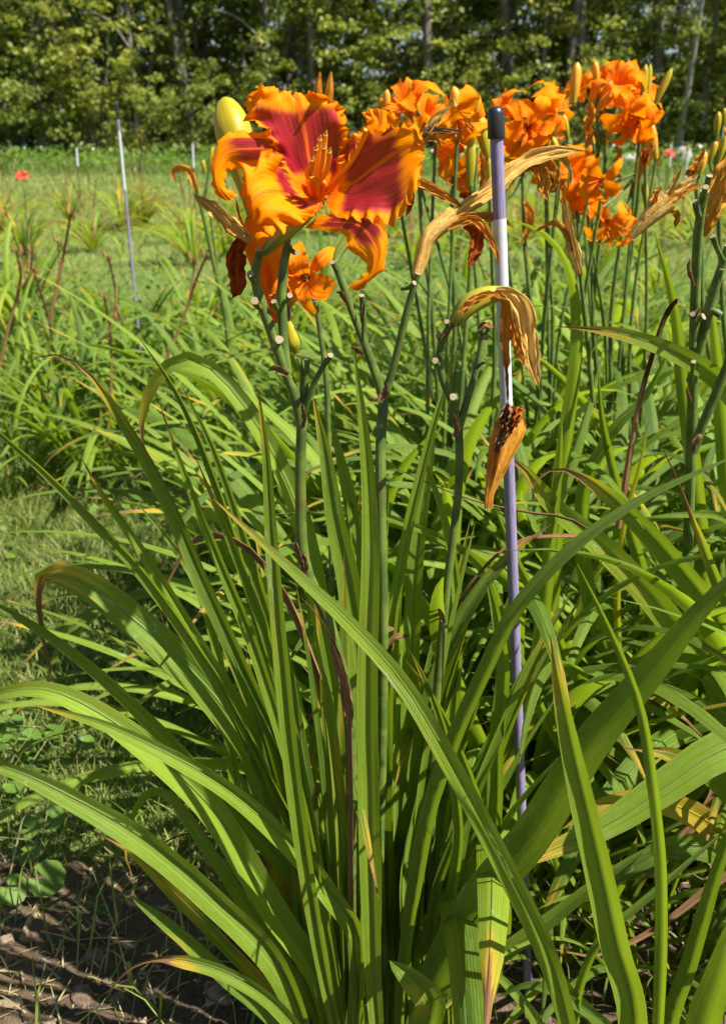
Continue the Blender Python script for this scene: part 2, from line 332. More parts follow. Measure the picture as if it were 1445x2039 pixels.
M = dict(
    leaf=mat_leaf(), petal=mat_petal(), scape=mat_scape(), cut=mat_cut(),
    straw=mat_dry('withered_straw_petal', (0.88, 0.58, 0.16), (0.56, 0.26, 0.045), (0.20, 0.065, 0.016)),
    straworange=mat_dry('withered_orange_petal', (0.82, 0.38, 0.05), (0.55, 0.17, 0.014), (0.26, 0.06, 0.010)),
    darkred=mat_dry('withered_red_petal', (0.52, 0.11, 0.014), (0.26, 0.032, 0.008), (0.10, 0.012, 0.006), 0.25),
    brown=mat_dry('dead_brown_leaf', (0.44, 0.25, 0.12), (0.25, 0.12, 0.055), (0.12, 0.055, 0.028), 0.15),
    tan=mat_dry('dry_tan_stalk', (0.36, 0.20, 0.085), (0.22, 0.105, 0.04), (0.11, 0.05, 0.022), 0.0),
    yellowbud=mat_bud('yellow_green_bud', (0.17, 0.21, 0.015), (0.40, 0.33, 0.012), (0.50, 0.37, 0.02)),
    orangebud=mat_bud('orange_bud', (0.36, 0.33, 0.03), (0.74, 0.33, 0.02), (0.82, 0.42, 0.04)),
    tubegreen=mat_bud('flower_tube_green', (0.10, 0.17, 0.03), (0.34, 0.33, 0.03), (0.44, 0.38, 0.04)),
    filament=mat_bud('orange_filament', (0.90, 0.16, 0.004), (0.92, 0.34, 0.02), (0.92, 0.40, 0.03)),
    anther=mat_plain('dark_anther', (0.10, 0.055, 0.015), (0.60, 0.32, 0.04), 900),
    plainpetal=None,
    shaft=mat_shaft(), sleeve=mat_sleeve(), cap=mat_plain('black_vinyl_cap', (0.010, 0.010, 0.011), (0.020, 0.020, 0.021), 300, 0.38, 3, 0.15, 0.0004, 0.5),
    ground=mat_ground(), soil=mat_soil(),
    stone=mat_plain('grey_stone', (0.07, 0.048, 0.032), (0.24, 0.17, 0.11), 60, 0.85, 5, 0.7, 0.003),
    boulder=mat_plain('weathered_boulder', (0.18, 0.17, 0.16), (0.42, 0.40, 0.37), 4, 0.9, 6, 0.8, 0.05),
    chip=mat_plain('weathered_wood_chip', (0.17, 0.12, 0.075), (0.40, 0.30, 0.20), 120, 0.9, 5, 0.8, 0.002),
    lawn=mat_grass('lawn_grass', (0.070, 0.130, 0.018), (0.225, 0.290, 0.045), (0.44, 0.37, 0.18)),
    meadow=mat_grass('meadow_grass', (0.036, 0.090, 0.014), (0.130, 0.220, 0.030), (0.38, 0.32, 0.15)),
    weed=mat_grass('broad_weed_leaf', (0.042, 0.105, 0.014), (0.135, 0.240, 0.030), (0.24, 0.27, 0.05)),
    white=mat_plain('white_wildflower', (0.70, 0.72, 0.70), (0.80, 0.80, 0.78), 20),
    goldflower=mat_plain('yellow_wildflower', (0.75, 0.48, 0.02), (0.8, 0.55, 0.04), 20),
    pink=mat_plain('coral_petal', (0.62, 0.07, 0.05), (0.75, 0.16, 0.06), 30, 0.6, trans=0.3),
    bark=mat_bark('grey_bark', (0.06, 0.05, 0.04), (0.19, 0.165, 0.14)), palebark=mat_bark('pale_bark', (0.16, 0.15, 0.13), (0.36, 0.34, 0.30)),
    tl1=mat_treeleaf('tree_leaf_mid', (0.085, 0.125, 0.026), (0.290, 0.330, 0.070), (0.27, 0.29, 0.06)),
    tl2=mat_treeleaf('tree_leaf_yellowish', (0.150, 0.190, 0.030), (0.38, 0.39, 0.07), (0.36, 0.32, 0.05)),
    tl3=mat_treeleaf('tree_leaf_dark', (0.060, 0.092, 0.020), (0.200, 0.245, 0.055), (0.16, 0.20, 0.04)),
)
def mat_plainpetal():
    t = NT('orange_petal'); u, v, s_ = t.attr('lf'); rn = t.rnd()
    n = t.noise(t.comb(t.math('MULTIPLY', v, 6.0), t.math('MULTIPLY', u, 2.0), t.math('ADD', s_, t.math('MULTIPLY', rn, 9.0))), 1.0, 3.0)
    c = t.mix(n, (0.90, 0.17, 0.0), (0.94, 0.36, 0.002)); c = t.mix(t.math('MULTIPLY', t.math('SUBTRACT', 1.0, t.smooth(0.10, 0.45, u)), 0.7), c, (0.85, 0.09, 0.002))
    c = t.mix(t.math('MULTIPLY', t.math('MULTIPLY', t.smooth(0.25, 0.4, u), t.math('SUBTRACT', 1.0, t.smooth(0.5, 0.68, u))), t.smooth(0.35, 0.7, n)), c, (0.74, 0.085, 0.012))
    return t.finish(c, 0.6, t.bump(n, 0.6, 0.002), 0.40, t.mix(0.5, c, (0.95, 0.36, 0.0)), 0.08)
M['plainpetal'] = mat_plainpetal()

# ------------------------------------------------------------------ the ground
ys = np.concatenate([np.linspace(-6, 10, 12), np.linspace(12, 34, 24), [45, 70, 120, 250, 500]])
xs = np.concatenate([[-400, -120], np.linspace(-40, 40, 17), [120, 400]])
X, Y = np.meshgrid(xs, ys); V = np.stack([X, Y, zg(Y)], -1).reshape(-1, 3)
kind(obj('ground', mesh('ground', V, grid_faces(len(ys), len(xs)), M['ground'])), 'structure')

def vnoise(x, y, seed=0):
    r = np.random.default_rng(seed); o = 0
    for k in range(14):
        a = r.uniform(0, 6.28); f = 9 * 1.33 ** k; o = o + np.sin((x * math.cos(a) + y * math.sin(a)) * f + r.uniform(0, 6.28)) / (1 + k * 0.55)
    return o
def soil_z(x, y): return .016 + .0055 * vnoise(np.array(x), np.array(y), 3) + .0045 * np.abs(vnoise(np.array(x) * 2.7, np.array(y) * 2.7, 5))
nx, ny = 260, 150
X, Y = np.meshgrid(np.linspace(-1.0, 0.75, nx), np.linspace(0.3, 1.0, ny))
Z = soil_z(X, Y)
ed = ss(0, .10, np.minimum(np.minimum(X + 1.0, .75 - X), np.minimum(Y - .3, 1.0 - Y))); Z = -0.02 + (Z + 0.02) * ed
kind(obj('soil_bed', mesh('soil_bed', np.stack([X, Y, Z], -1).reshape(-1, 3), grid_faces(ny, nx), M['soil'])), 'structure')

# ------------------------------------------------------------------ grass and ground cover (stuff)
def blades(name, P, h, wd, lean, mat, dry, label):
    n = len(P); az = RNG.uniform(0, 6.28, n); la = RNG.uniform(0, 6.28, n)
    s = np.stack([np.cos(az), np.sin(az), np.zeros(n)], 1) * wd[:, None] / 2
    l = np.stack([np.cos(la), np.sin(la), np.zeros(n)], 1) * (lean * h)[:, None]
    up = np.array([0, 0, 1.0]) * h[:, None]
    V = np.stack([P - s, P + s, P + l * .35 + up * .58 + s * .8, P + l * .35 + up * .58 - s * .8, P + l + up * .95], 1).reshape(-1, 3)
    b = np.arange(n)[:, None] * 5
    q = b + np.array([[0, 1, 2, 3]]); t = b + np.array([[3, 2, 4]])
    loops = np.concatenate([q.reshape(-1), t.reshape(-1)]); starts = np.concatenate([np.arange(n) * 4, n * 4 + np.arange(n) * 3])
    me = bpy.data.meshes.new(name); me.vertices.add(n * 5); me.vertices.foreach_set('co', V.astype(np.float32).reshape(-1))
    me.loops.add(len(loops)); me.loops.foreach_set('vertex_index', loops.astype(np.int32))
    me.polygons.add(2 * n); me.polygons.foreach_set('loop_start', starts.astype(np.int32)); me.polygons.foreach_set('use_smooth', np.ones(2 * n, bool))
    lf = np.stack([np.tile([0, 0, .6, .6, 1.0], n), np.repeat(RNG.uniform(0, 1, n), 5), np.repeat(dry, 5)], 1)
    a = me.attributes.new('lf', 'FLOAT_VECTOR', 'POINT'); a.data.foreach_set('vector', lf.astype(np.float32).reshape(-1))
    me.update(calc_edges=True); me.materials.append(mat)
    return kind(obj(name, me), 'stuff', label)
def scatter(n, y0, y1, p=1.0, xl=-1.0, xr=1.0, m=0.55):
    u = RNG.uniform(0, 1, n); Yv = (y0 ** p + u * (y1 ** p - y0 ** p)) ** (1 / p)
    hw = 0.43 * (Yv * 0.95 + 0.3) + m
    Xv = RNG.uniform(xl, xr, n) * hw
    return np.stack([Xv, Yv, zg(Yv)], 1)
def patchy(P, f, lo, hi, seed):
    v = np.sin(P[:, 0] * f + seed) * np.sin(P[:, 1] * f * .8 + seed * 2.3) + .6 * np.sin(P[:, 0] * f * 2.3 + P[:, 1] * f * 1.7 + seed * 5)
    return ss(lo, hi, v)
def dryness(n, k): return np.where(RNG.uniform(0, 1, n) < k, RNG.uniform(.5, 1, n), RNG.uniform(0, .12, n))
# mown path beside the bed
P = scatter(52000, 0.9, 2.5, 1.4, -1.0, 0.55)
P = P[(P[:, 1] > 0.93 + 0.10 * np.sin(P[:, 0] * 9)) | (RNG.uniform(0, 1, len(P)) < .06)]
n = len(P); tuft = patchy(P, 11, .2, 1.2, 2)
blades('lawn_grass', P, RNG.uniform(.02, .055, n) * (1 + 1.0 * tuft), RNG.uniform(.0016, .0036, n), RNG.uniform(.2, 1.3, n), M['lawn'], dryness(n, .10), 'short mown grass of the path beside the flower bed')
# rank grass and weeds among the left bed and behind
P = scatter(34000, 2.2, 5.0, 1.2); n = len(P); tuft = patchy(P, 4.0, -.2, 1.2, 4)
blades('rank_grass', P, RNG.uniform(.05, .15, n) + .16 * tuft * RNG.uniform(.4, 1, n), RNG.uniform(.003, .007, n), RNG.uniform(.2, .9, n), M['meadow'], dryness(n, .07), 'rank green grass growing through the middle flower bed')
P = scatter(8000, 0.95, 4.2, 1.2, -.05, 1.0); n = len(P)
blades('bed_grass', P, RNG.uniform(.10, .42, n), RNG.uniform(.003, .006, n), RNG.uniform(.2, .8, n), M['meadow'], dryness(n, .12), 'thin wild grass growing between the daylily clumps')
P = scatter(42000, 5.0, 20, 0.9); n = len(P); k = P[:, 1] / 6
blades('lawn_grass', P, RNG.uniform(.02, .05, n) * (1 + .25 * k), RNG.uniform(.004, .008, n) * k ** .8, RNG.uniform(.2, .9, n), M['lawn'], dryness(n, .12), 'mown lawn stretching between the far beds and the wood')
P = scatter(16000, 19.5, 28.5, 1.0); n = len(P); tuft = patchy(P, 1.1, -.3, 1.2, 8)
blades('meadow_grass', P, RNG.uniform(.08, .22, n) + .14 * tuft * ss(20, 25, P[:, 1]), RNG.uniform(.012, .03, n), RNG.uniform(.2, .8, n), M['meadow'], dryness(n, .06), 'tall unmown grass along the foot of the wood')

def leaflets(name, C, size, tilt, mat, dry, label, asp=.42, fold=.25, st='stuff', parent=None):
    """many small folded leaves (two triangles each side of a keel)"""
    n = len(C); d = RNG.normal(size=(n, 3)); d[:, 2] = np.abs(d[:, 2]) * tilt; d = nrm(d)
    s = nrm(np.cross(d, nrm(RNG.normal(size=(n, 3)) * .35 + [0, 0, 1]))); nn = np.cross(s, d)
    L = size[:, None]; a = asp
    V = np.stack([C, C + d * L * .45 + s * L * a + nn * L * fold * a, C + d * L, C + d * L * .45 - s * L * a + nn * L * fold * a], 1).reshape(-1, 3)
    Fq = np.arange(n)[:, None] * 4 + np.array([[0, 1, 2, 3]])
    lf = np.stack([np.tile([0, .5, 1, .5], n), np.repeat(RNG.uniform(0, 1, n), 4), np.repeat(dry, 4)], 1)
    o = obj(name, mesh(name, V, Fq, mat, {'lf': lf}), parent)
    return kind(o, st, label) if st else o
# low broad weeds in the path and the left bed
P = scatter(5200, 0.95, 2.6, 1.3, -1.0, .35); P = P[patchy(P, 7, .0, 1.0, 6) > RNG.uniform(0, 1, len(P))]; n = len(P)
P[:, 2] += RNG.uniform(.012, .035, n); leaflets('clover', P, RNG.uniform(.014, .036, n), .35, M['weed'], dryness(n, .04), 'low broad clover and plantain leaves in the path')
P = scatter(26000, 2.15, 5.0, 1.1, -1.0, .6); P = P[patchy(P, 3.2, -.3, .8, 1) > RNG.uniform(0, 1, len(P))]; n = len(P)
P[:, 2] += RNG.uniform(.02, 1, n) ** 1.5 * .36; leaflets('weed_leaves', P, RNG.uniform(.014, .036, n), .6, M['weed'], dryness(n, .05), 'leafy green weeds filling the middle bed')
P = scatter(5200, 20.5, 29.5, 1.0); n = len(P)
P[:, 2] += RNG.uniform(.03, .38, n); leaflets('meadow_weeds', P, RNG.uniform(.07, .16, n), .6, M['weed'], dryness(n, .03), 'leafy weeds along the foot of the wood')
P = scatter(210, 24, 29, 1.0); P[:, 2] += RNG.uniform(.25, .5, len(P)); leaflets('white_wildflowers', P, RNG.uniform(.06, .11, len(P)), .3, M['white'], dryness(len(P), 0), 'specks of white wildflowers before the wood', .5)

# ------------------------------------------------------------------ the wood
def crown_mesh(name, seed, z0, z1, rad, nclu, nleaf, size, mat, lumpy=.55, low=0.0):
    r = np.random.default_rng(seed); C = []
    lob = nrm(r.normal(size=(7, 3))); amp = r.uniform(-.5, .6, 7)
    while len(C) < nclu:
        d = nrm(r.normal(size=3)); k = 1 + lumpy * float((amp * np.maximum(lob @ d, 0) ** 2).sum())
        rr = r.uniform(.25, 1) ** .55 * k
        z = (z0 + z1) / 2 + d[2] * rr * (z1 - z0) / 2
        if z < z0 - .3: continue
        C.append([d[0] * rr * rad, d[1] * rr * rad, z])
    C = np.array(C); n = nclu * nleaf
    spread = r.uniform(.18, .46, nclu) * rad * .32
    P = np.repeat(C, nleaf, 0) + r.normal(size=(n, 3)) * np.repeat(spread, nleaf)[:, None] * [1, 1, .42]
    P[:, 2] = np.maximum(P[:, 2], 0.1)
    d = nrm(r.normal(size=(n, 3)) * [1, 1, .6] + [0, 0, -.7]); s = nrm(np.cross(d, nrm(r.normal(size=(n, 3)) * .9 + [0, 0, .8]))); nn = np.cross(s, d)
    L = (r.uniform(.65, 1.35, n) * size)[:, None]
    V = np.stack([P, P + d * L * .45 + s * L * .34 + nn * L * .08, P + d * L, P + d * L * .45 - s * L * .34 + nn * L * .08], 1).reshape(-1, 3)
    sh = np.clip(np.repeat(r.uniform(.1, .9, nclu), nleaf) + r.normal(size=n) * .15, 0, 1)
    lf = np.stack([np.tile([0, .5, 1, .5], n), np.repeat(sh, 4), np.repeat(r.uniform(0, 1, n), 4)], 1)
    return mesh(name, V, np.arange(n)[:, None] * 4 + np.array([[0, 1, 2, 3]]), mat, {'lf': lf}), C
def trunk_mesh(name, seed, C, h, tr, mat, fork=False, stems=1):
    r = np.random.default_rng(seed + 99); Vs, Fs, o = [], [], 0; A = []
    def add(P, R, ns):
        nonlocal o
        v, f, a, _ = tube(P, R, ns, .04, 3, False, seed); Vs.append(v); Fs.extend([[i + o for i in q] for q in f]); A.append(a['lf']); o += len(v)
    for k in range(stems):
        b = np.array([r.normal() * .18, r.normal() * .18, 0]) * (stems > 1); ln = r.normal(size=2) * .035 * h * (1 + stems * .6)
        t = np.linspace(0, 1, 9); base = b + np.stack([ln[0] * t + .05 * np.sin(t * 6 + seed + k), ln[1] * t + .05 * np.cos(t * 5 + seed), h * t], 1)
        add(crs(base, 18), tr * (1 - .8 * np.linspace(0, 1, 18)) * (1 + .5 * np.exp(-np.linspace(0, 1, 18) * 30)) / (1 + .35 * (stems - 1)), 9)
        idx = r.choice(len(C), min(len(C), 16 // stems + 2), replace=False)
        for i in idx:
            c = C[i]; t0 = np.clip((c[2] - .35 * np.hypot(c[0], c[1])) / h, .08, .92); p0 = base[0] + (crs(base, 40)[int(t0 * 39)] - base[0])
            mid = (p0 + c) / 2 + [0, 0, .12 * np.linalg.norm(c - p0)] + r.normal(size=3) * .1
            R0 = tr * (1 - .8 * t0) * .42 / (1 + .35 * (stems - 1)); add(crs([p0, mid, c], 8), np.linspace(R0, R0 * .22, 8), 5)
    if fork:
        p0 = np.array([0, 0, h * .30]); add(crs([p0, p0 + [.35, 0, .9], p0 + [.9, .2, 2.6], p0 + [1.2, .3, 5]], 10), np.linspace(tr * .62, tr * .25, 10), 7)
    return mesh(name, np.concatenate(Vs), Fs, mat, {'lf': np.concatenate(A)})
KINDS = []
for i, (z0, z1, rad, nc, nl, size, lm, h, tr, bk, stems) in enumerate([
        (3.6, 13.0, 2.5, 95, 52, .16, 'tl1', 11.5, .20, 'bark', 1), (4.6, 14.0, 2.6, 85, 52, .16, 'tl3', 12.5, .24, 'bark', 1),
        (1.6, 11.5, 2.0, 100, 52, .155, 'tl2', 9.5, .15, 'bark', 1), (4.0, 12.5, 2.3, 75, 52, .16, 'tl1', 11, .17, 'palebark', 1),
        (0.9, 6.0, 1.45, 66, 52, .135, 'tl1', 4.6, .07, 'bark', 3), (0.5, 4.2, 1.35, 58, 52, .13, 'tl2', 3.1, .05, 'bark', 4),
        (0.7, 5.2, 1.3, 62, 52, .135, 'tl3', 3.9, .06, 'palebark', 3), (0.2, 2.2, 1.35, 60, 60, .11, 'tl1', 1.7, .035, 'bark', 5)]):
    cm, C = crown_mesh('crown', 40 + i, z0, z1, rad, nc, nl, size, M[lm]); KINDS.append((cm, trunk_mesh('trunk', 40 + i, C, h, tr, M[bk], i == 1, stems)))
TLAB = [('broadleaf_tree', 'tall mid green broadleaf tree standing in the wood', 'mid green trees of the wood'),
        ('broadleaf_tree', 'dark tree with forked trunk in the wood', 'dark trees of the wood'),
        ('broadleaf_tree', 'yellowish green tree with low boughs in the wood', 'yellowish trees of the wood'),
        ('broadleaf_tree', 'tall green tree with pale grey bark in the wood', 'pale barked trees of the wood'),
        ('sapling_tree', 'mid green many-stemmed young tree at the edge of the wood', 'young trees at the wood edge'),
        ('leafy_shrub', 'bright yellowish green shrub at the edge of the wood', 'yellowish shrubs at the wood edge'),
        ('sapling_tree', 'dark green young tree with pale stems at the edge of the wood', 'dark young trees at the wood edge'),
        ('leafy_shrub', 'low rounded green bush at the foot of the wood', 'low bushes at the wood edge')]
MARKS = [(-30, None), (95, 'beyond the coral pink flower'), (190, 'beyond the white tipped stake'), (300, 'beyond the lilac stake'), (415, 'beyond the curled withered flower'), (560, 'behind the yellow bud'), (700, 'behind the crimson flower'), (880, 'beyond the first orange blooms'), (1090, 'beyond the capped purple stake'), (1230, 'beyond the spear buds'), (1330, 'beyond the low wide boulder'), (1475, 'beyond the upright boulder')]
def mark(x, y):
    px = CX + F * x / (y * FWD[1] + (H - .5) * -FWD[2])
    return None if px < -30 else next((m for e, m in MARKS if px < e), None)
def plant_tree(k, x, y, s=1.0, label=None):
    nm, lb, gp = TLAB[k]; mk = mark(x, y)
    lb = lb.replace(' standing in the wood', '').replace(' at the edge of the wood', '').replace(' at the foot of the wood', '').replace(' in the wood', '') + (' at the wood edge' if y < 30.5 else ' inside the wood' if y < 36.5 else ' deep in the wood') + (' ' + mk if mk else '')
    o = thing(nm, label or lb, 'shrub' if 'shrub' in nm else 'tree', (x, y, float(zg(y)) - .03), None if label else gp)
    o.rotation_euler.z = random.uniform(0, 6.28); o.scale = (s * random.uniform(.9, 1.1), s * random.uniform(.9, 1.1), s * random.uniform(.92, 1.08))
    obj('crown', KINDS[k][0], o); obj('trunk', KINDS[k][1], o); return o
def tx(px, Y): return (px - CX) / F * (Y * FWD[1] + (H - .5) * -FWD[2])
plant_tree(1, tx(1010, 29.5), 29.5, 1.0, 'dark tree with a stout forked trunk rising behind the purple stake')
plant_tree(1, tx(45, 30), 30, 1.05, 'dark tree with a stout straight trunk beyond the left bed')
plant_tree(3, tx(1395, 28.5), 28.5, .9, 'slim pale barked tree rising behind the two boulders')
for px, Y, k in [(-60, 31, 0), (140, 33, 2), (250, 30.5, 0), (330, 34, 3), (420, 31.5, 2), (505, 33, 1), (590, 30.5, 3), (590, 34.5, 2), (870, 32, 3), (930, 34, 0), (1110, 32, 2), (1190, 34, 1), (1290, 31, 3), (1480, 31.5, 0), (1560, 33, 1), (-160, 34, 1)]:
    plant_tree(k, tx(px, Y), Y, random.uniform(.85, 1.12))
for px, Y, k, q in [(85, 27.6, 3, .62), (120, 28.6, 3, .5), (205, 28.4, 1, .6), (275, 28.2, 3, .55), (385, 29, 1, .6), (540, 28.4, 3, .6), (575, 29.2, 1, .5), (850, 28, 1, .6), (1075, 29, 3, .55), (1150, 28.4, 1, .6), (1310, 28.4, 1, .62), (1345, 27.6, 3, .5), (1440, 28.6, 1, .6)]:
    plant_tree(k, tx(px, Y), Y, q * 1.35).scale.x *= .75
for j in range(24): px = -220 + j * 80 + random.uniform(-20, 20); Y = random.uniform(32.5, 35); plant_tree(7, tx(px, Y), Y, random.uniform(1.1, 1.6))
for j in range(14): px = -200 + j * 140 + random.uniform(-30, 30); Y = random.uniform(31, 34); plant_tree(random.choice([7, 6, 6]), tx(px, Y), Y, random.uniform(1.2, 1.7))
for px, Y, k in [(-40, 28, 4), (60, 27.6, 6), (130, 27.8, 2), (185, 27.2, 5), (300, 28.8, 6), (620, 27.8, 2), (660, 29.3, 4), (800, 28.3, 4), (905, 28.8, 5), (950, 28.2, 5), (1120, 28, 2), (1200, 29, 4), (1440, 28, 4), (1490, 27.5, 6), (1400, 28.2, 7), (1270, 28.5, 7), (1180, 27.8, 7), (880, 27.5, 7), (540, 27.8, 7), (420, 27.4, 7), (270, 27.6, 7), (100, 27.2, 7), (0, 27.5, 7), (740, 27.7, 7), (1030, 27.4, 7)]:
    plant_tree(k, tx(px, Y), Y, random.uniform(.85, 1.2))
for j in range(20):
    px = -300 + j * 108 + random.uniform(-30, 30); Y = random.uniform(38, 44)
    if not 650 < px < 840: plant_tree(random.choice([0, 1, 2, 2]), tx(px, Y), Y, random.uniform(.85, 1.1))
for j in range(20):
    px = -280 + j * 102 + random.uniform(-40, 40); Y = random.uniform(35, 40)
    plant_tree(random.choice([4, 6, 6]), tx(px, Y), Y, random.uniform(1.1, 1.6))

for j, px in enumerate([-560, -470, -390, -320, 1640, 1720, 1800, 1900]): plant_tree(j % 4, tx(px, 31 + j % 3 * 2), 31 + j % 3 * 2, 1.0); plant_tree(4 + j % 4, tx(px + 40, 29), 29, 1.2)
# boulders at the field's edge
def rock(name, seed, p, dims, mat, label=None, cat=None, sub=3, sink=.25):
    import bmesh
    bm = bmesh.new(); bmesh.ops.create_icosphere(bm, subdivisions=sub, radius=1)
    r = np.random.default_rng(seed); D = nrm(r.normal(size=(9, 3))); c = r.uniform(.62, .95, 9); ph = r.uniform(0, 6, 3)
    for v in bm.verts:
        q = np.array(v.co)
        for d, k in zip(D, c):
            e = q @ d
            if e > k: q = q - d * (e - k) * .85
        q = q * (1 + .05 * np.sin(q[0] * 5 + ph[0]) * np.sin(q[1] * 6 + ph[1]) + .02 * np.sin(q[2] * 14 + ph[2]))
        v.co = q * np.array(dims) / 2
    me = bpy.data.meshes.new(name); bm.to_mesh(me); bm.free(); me.materials.append(mat); me.polygons.foreach_set('use_smooth', np.ones(len(me.polygons), bool))
    o = obj(name, me, None, (p[0], p[1], p[2] + dims[2] * (.5 - sink))); o.rotation_euler.z = r.uniform(0, 6)
    if label: tag(o, label, cat)
    return o
for px, dims, lb in [(1262, (.85, .6, .42), 'low wide grey boulder at the far side of the lawn'), (1357, (.62, .55, .62), 'upright rounded grey boulder beside thin stakes across the lawn')]:
    rock('boulder', px, (tx(px, 23.5), 23.5, float(zg(23.5))), dims, M['boulder'], lb, 'boulder')

# ------------------------------------------------------------------ marker stakes
def project(p):
    q = np.asarray(p) - EYE; d = q @ FWD; return CX + F * (q @ RGT) / d, CY + F * (q @ DWN) / d
def stake(base, top, r, label, rows=None, sleeve=None, cap=.028, group=None, mat='shaft', wrap=1.05):
    base = np.asarray(base, float); top = np.asarray(top, float); L = np.linalg.norm(top - base)
    o = thing('marker_stake', label, 'stake', base, group)
    o.rotation_euler = Vector(top - base).to_track_quat('Z', 'Y').to_euler()
    if rows is not None:
        ts = np.linspace(0, 1, 400); py = np.array([project(base + (top - base) * t)[1] for t in ts])
        sleeve = [float(ts[np.argmin(abs(py - y))]) * L for y in rows]
    zz = np.linspace(-.08, L - .004, 12)
    v, f, a, _ = tube(np.stack([zz * 0, zz * 0, zz], 1), r, 14); obj('shaft', mesh('shaft', v, f, M[mat], a), o)
    if sleeve:
        z0, z1 = min(sleeve), max(sleeve); zz = np.linspace(z0, z1, 8); th = np.linspace(-.75, 2 * np.pi - .62, 26)     # a wrapped sheet with an open seam and an overlap
        rr = r * wrap + np.linspace(0, 1, 26) ** 6 * r * .10
        V = np.stack([np.repeat((rr * np.cos(th))[None], 8, 0), np.repeat((rr * np.sin(th))[None], 8, 0), np.repeat(zz[:, None], 26, 1)], -1).reshape(-1, 3)
        obj('white_sleeve', mesh('white_sleeve', V, grid_faces(8, 26), M['sleeve']), o)
    if cap:
        pr = [(L - cap, r * 1.02), (L - cap, r * 1.30), (L - cap * .96, r * 1.34), (L - cap * .5, r * 1.30), (L - cap * .12, r * 1.24), (L + cap * .02, r * 1.08), (L + cap * .10, r * .72), (L + cap * .13, r * .35), (L + cap * .135, r * .01)]
        pr = np.array(pr); v, f, a, _ = tube(np.stack([pr[:, 0] * 0, pr[:, 0] * 0, pr[:, 0] + np.arange(len(pr)) * 1e-6], 1), 1.0, 18, cap=False)
        th = np.linspace(0, 2 * np.pi, 18, endpoint=False)
        V = np.stack([pr[:, 1:2] * np.cos(th), pr[:, 1:2] * np.sin(th), np.repeat(pr[:, :1], 18, 1)], -1).reshape(-1, 3)
        obj('rubber_cap', mesh('rubber_cap', V, f, M['cap']), o)
    return o
SB = on_ground(1052, 2000); ST = at(986, 219, .70)
stake(SB, ST, .0049, 'weathered purple garden stake with black rubber cap and white sleeve', rows=(433, 806), cap=.019)
LB = on_ground(287, 772)
stake(LB, at(232, 206, LB[1]), .0049, 'thin lilac stake with white band standing in the left bed', rows=(262, 378), cap=.05)
stake((tx(152, 7.2), 7.2, 0), at(152, 286, 7.2), .0035, 'thin white tipped stake standing far off by the meadow grass', sleeve=(.72, .85), cap=.03, mat='tan', wrap=2.2)
stake((tx(384, 6.2), 6.2, 0), at(383, 278, 6.2), .004, 'thin pale stake standing behind the curled withered flower', sleeve=(.74, .89), cap=None, mat='tan', wrap=1.6)
stake((tx(1335, 7.0), 7.0, 0), at(1336, 272, 7.0), .0035, 'thin white topped stake beside coral flowers on the lawn', sleeve=(.72, .88), cap=.03, mat='tan', wrap=2.0)
stake((tx(1366, 6.6), 6.6, 0), at(1369, 292, 6.6), .0035, 'thin pale leaning stake near the upright boulder', sleeve=(.62, .83), cap=None, mat='tan', wrap=1.9)
stake((tx(918, 5.2), 5.2, 0), at(923, 335, 5.2), .005, 'short grey stake half hidden behind the orange flowers', cap=None, sleeve=(.45, .7), mat='tan')

# ------------------------------------------------------------------ plant builders
def prof(u): return (0.62 + 0.38 * np.minimum(1, u / .38)) * (1 - u ** 3.6) ** .85
def traced_leaf(parent, pts, wpx, Yt, base=None, Yb=None, tw=.35, tw2=None, fold=.45, brown=1.15, yel=.08, tone=.5, mat='leaf', name='leaf', wob=.05, crease=0, sharp=None, n=34, wsc=1.0, nv=7):
    """a blade along photo pixels (base to tip); depth runs from the crown of its plant to Yt"""
    pts = np.asarray(pts, float); d = np.concatenate([[0], np.cumsum(np.linalg.norm(np.diff(pts, axis=0), axis=1))])
    ext = 0.0
    if base is not None:
        base = np.asarray(base, float); Yb = base[1]; bx, by = project(base); ext = math.hypot(pts[0, 0] - bx, pts[0, 1] - by)
    k = (d + ext) / (d[-1] + ext); Yk = Yb + (Yt - Yb) * k
    P = [at(x, y, q) for (x, y), q in zip(pts, Yk)]
    if base is not None: P = [base] + P
    P = crs(P, n); u = np.linspace(0, 1, n)
    pf = prof(u) if sharp is None else (0.55 + .45 * np.minimum(1, u / .3)) * (1 - u ** sharp) ** .7
    Wd = px2m(P[n // 2], wpx * wsc) * pf + .0006
    T, S, N = frame_side(P, tw + ((tw2 if tw2 is not None else tw) - tw) * u)
    sd_ = int(abs(pts[0, 0] * 7 + pts[-1, 1] * 13)) % 9973
    v, f, a = ribbon(P - org(parent), Wd, S, N, fold * (1 - .35 * u), nv, wob, sd_, (brown, yel, tone), crease)
    return obj(name, mesh(name, v, f, M[mat], a), parent)

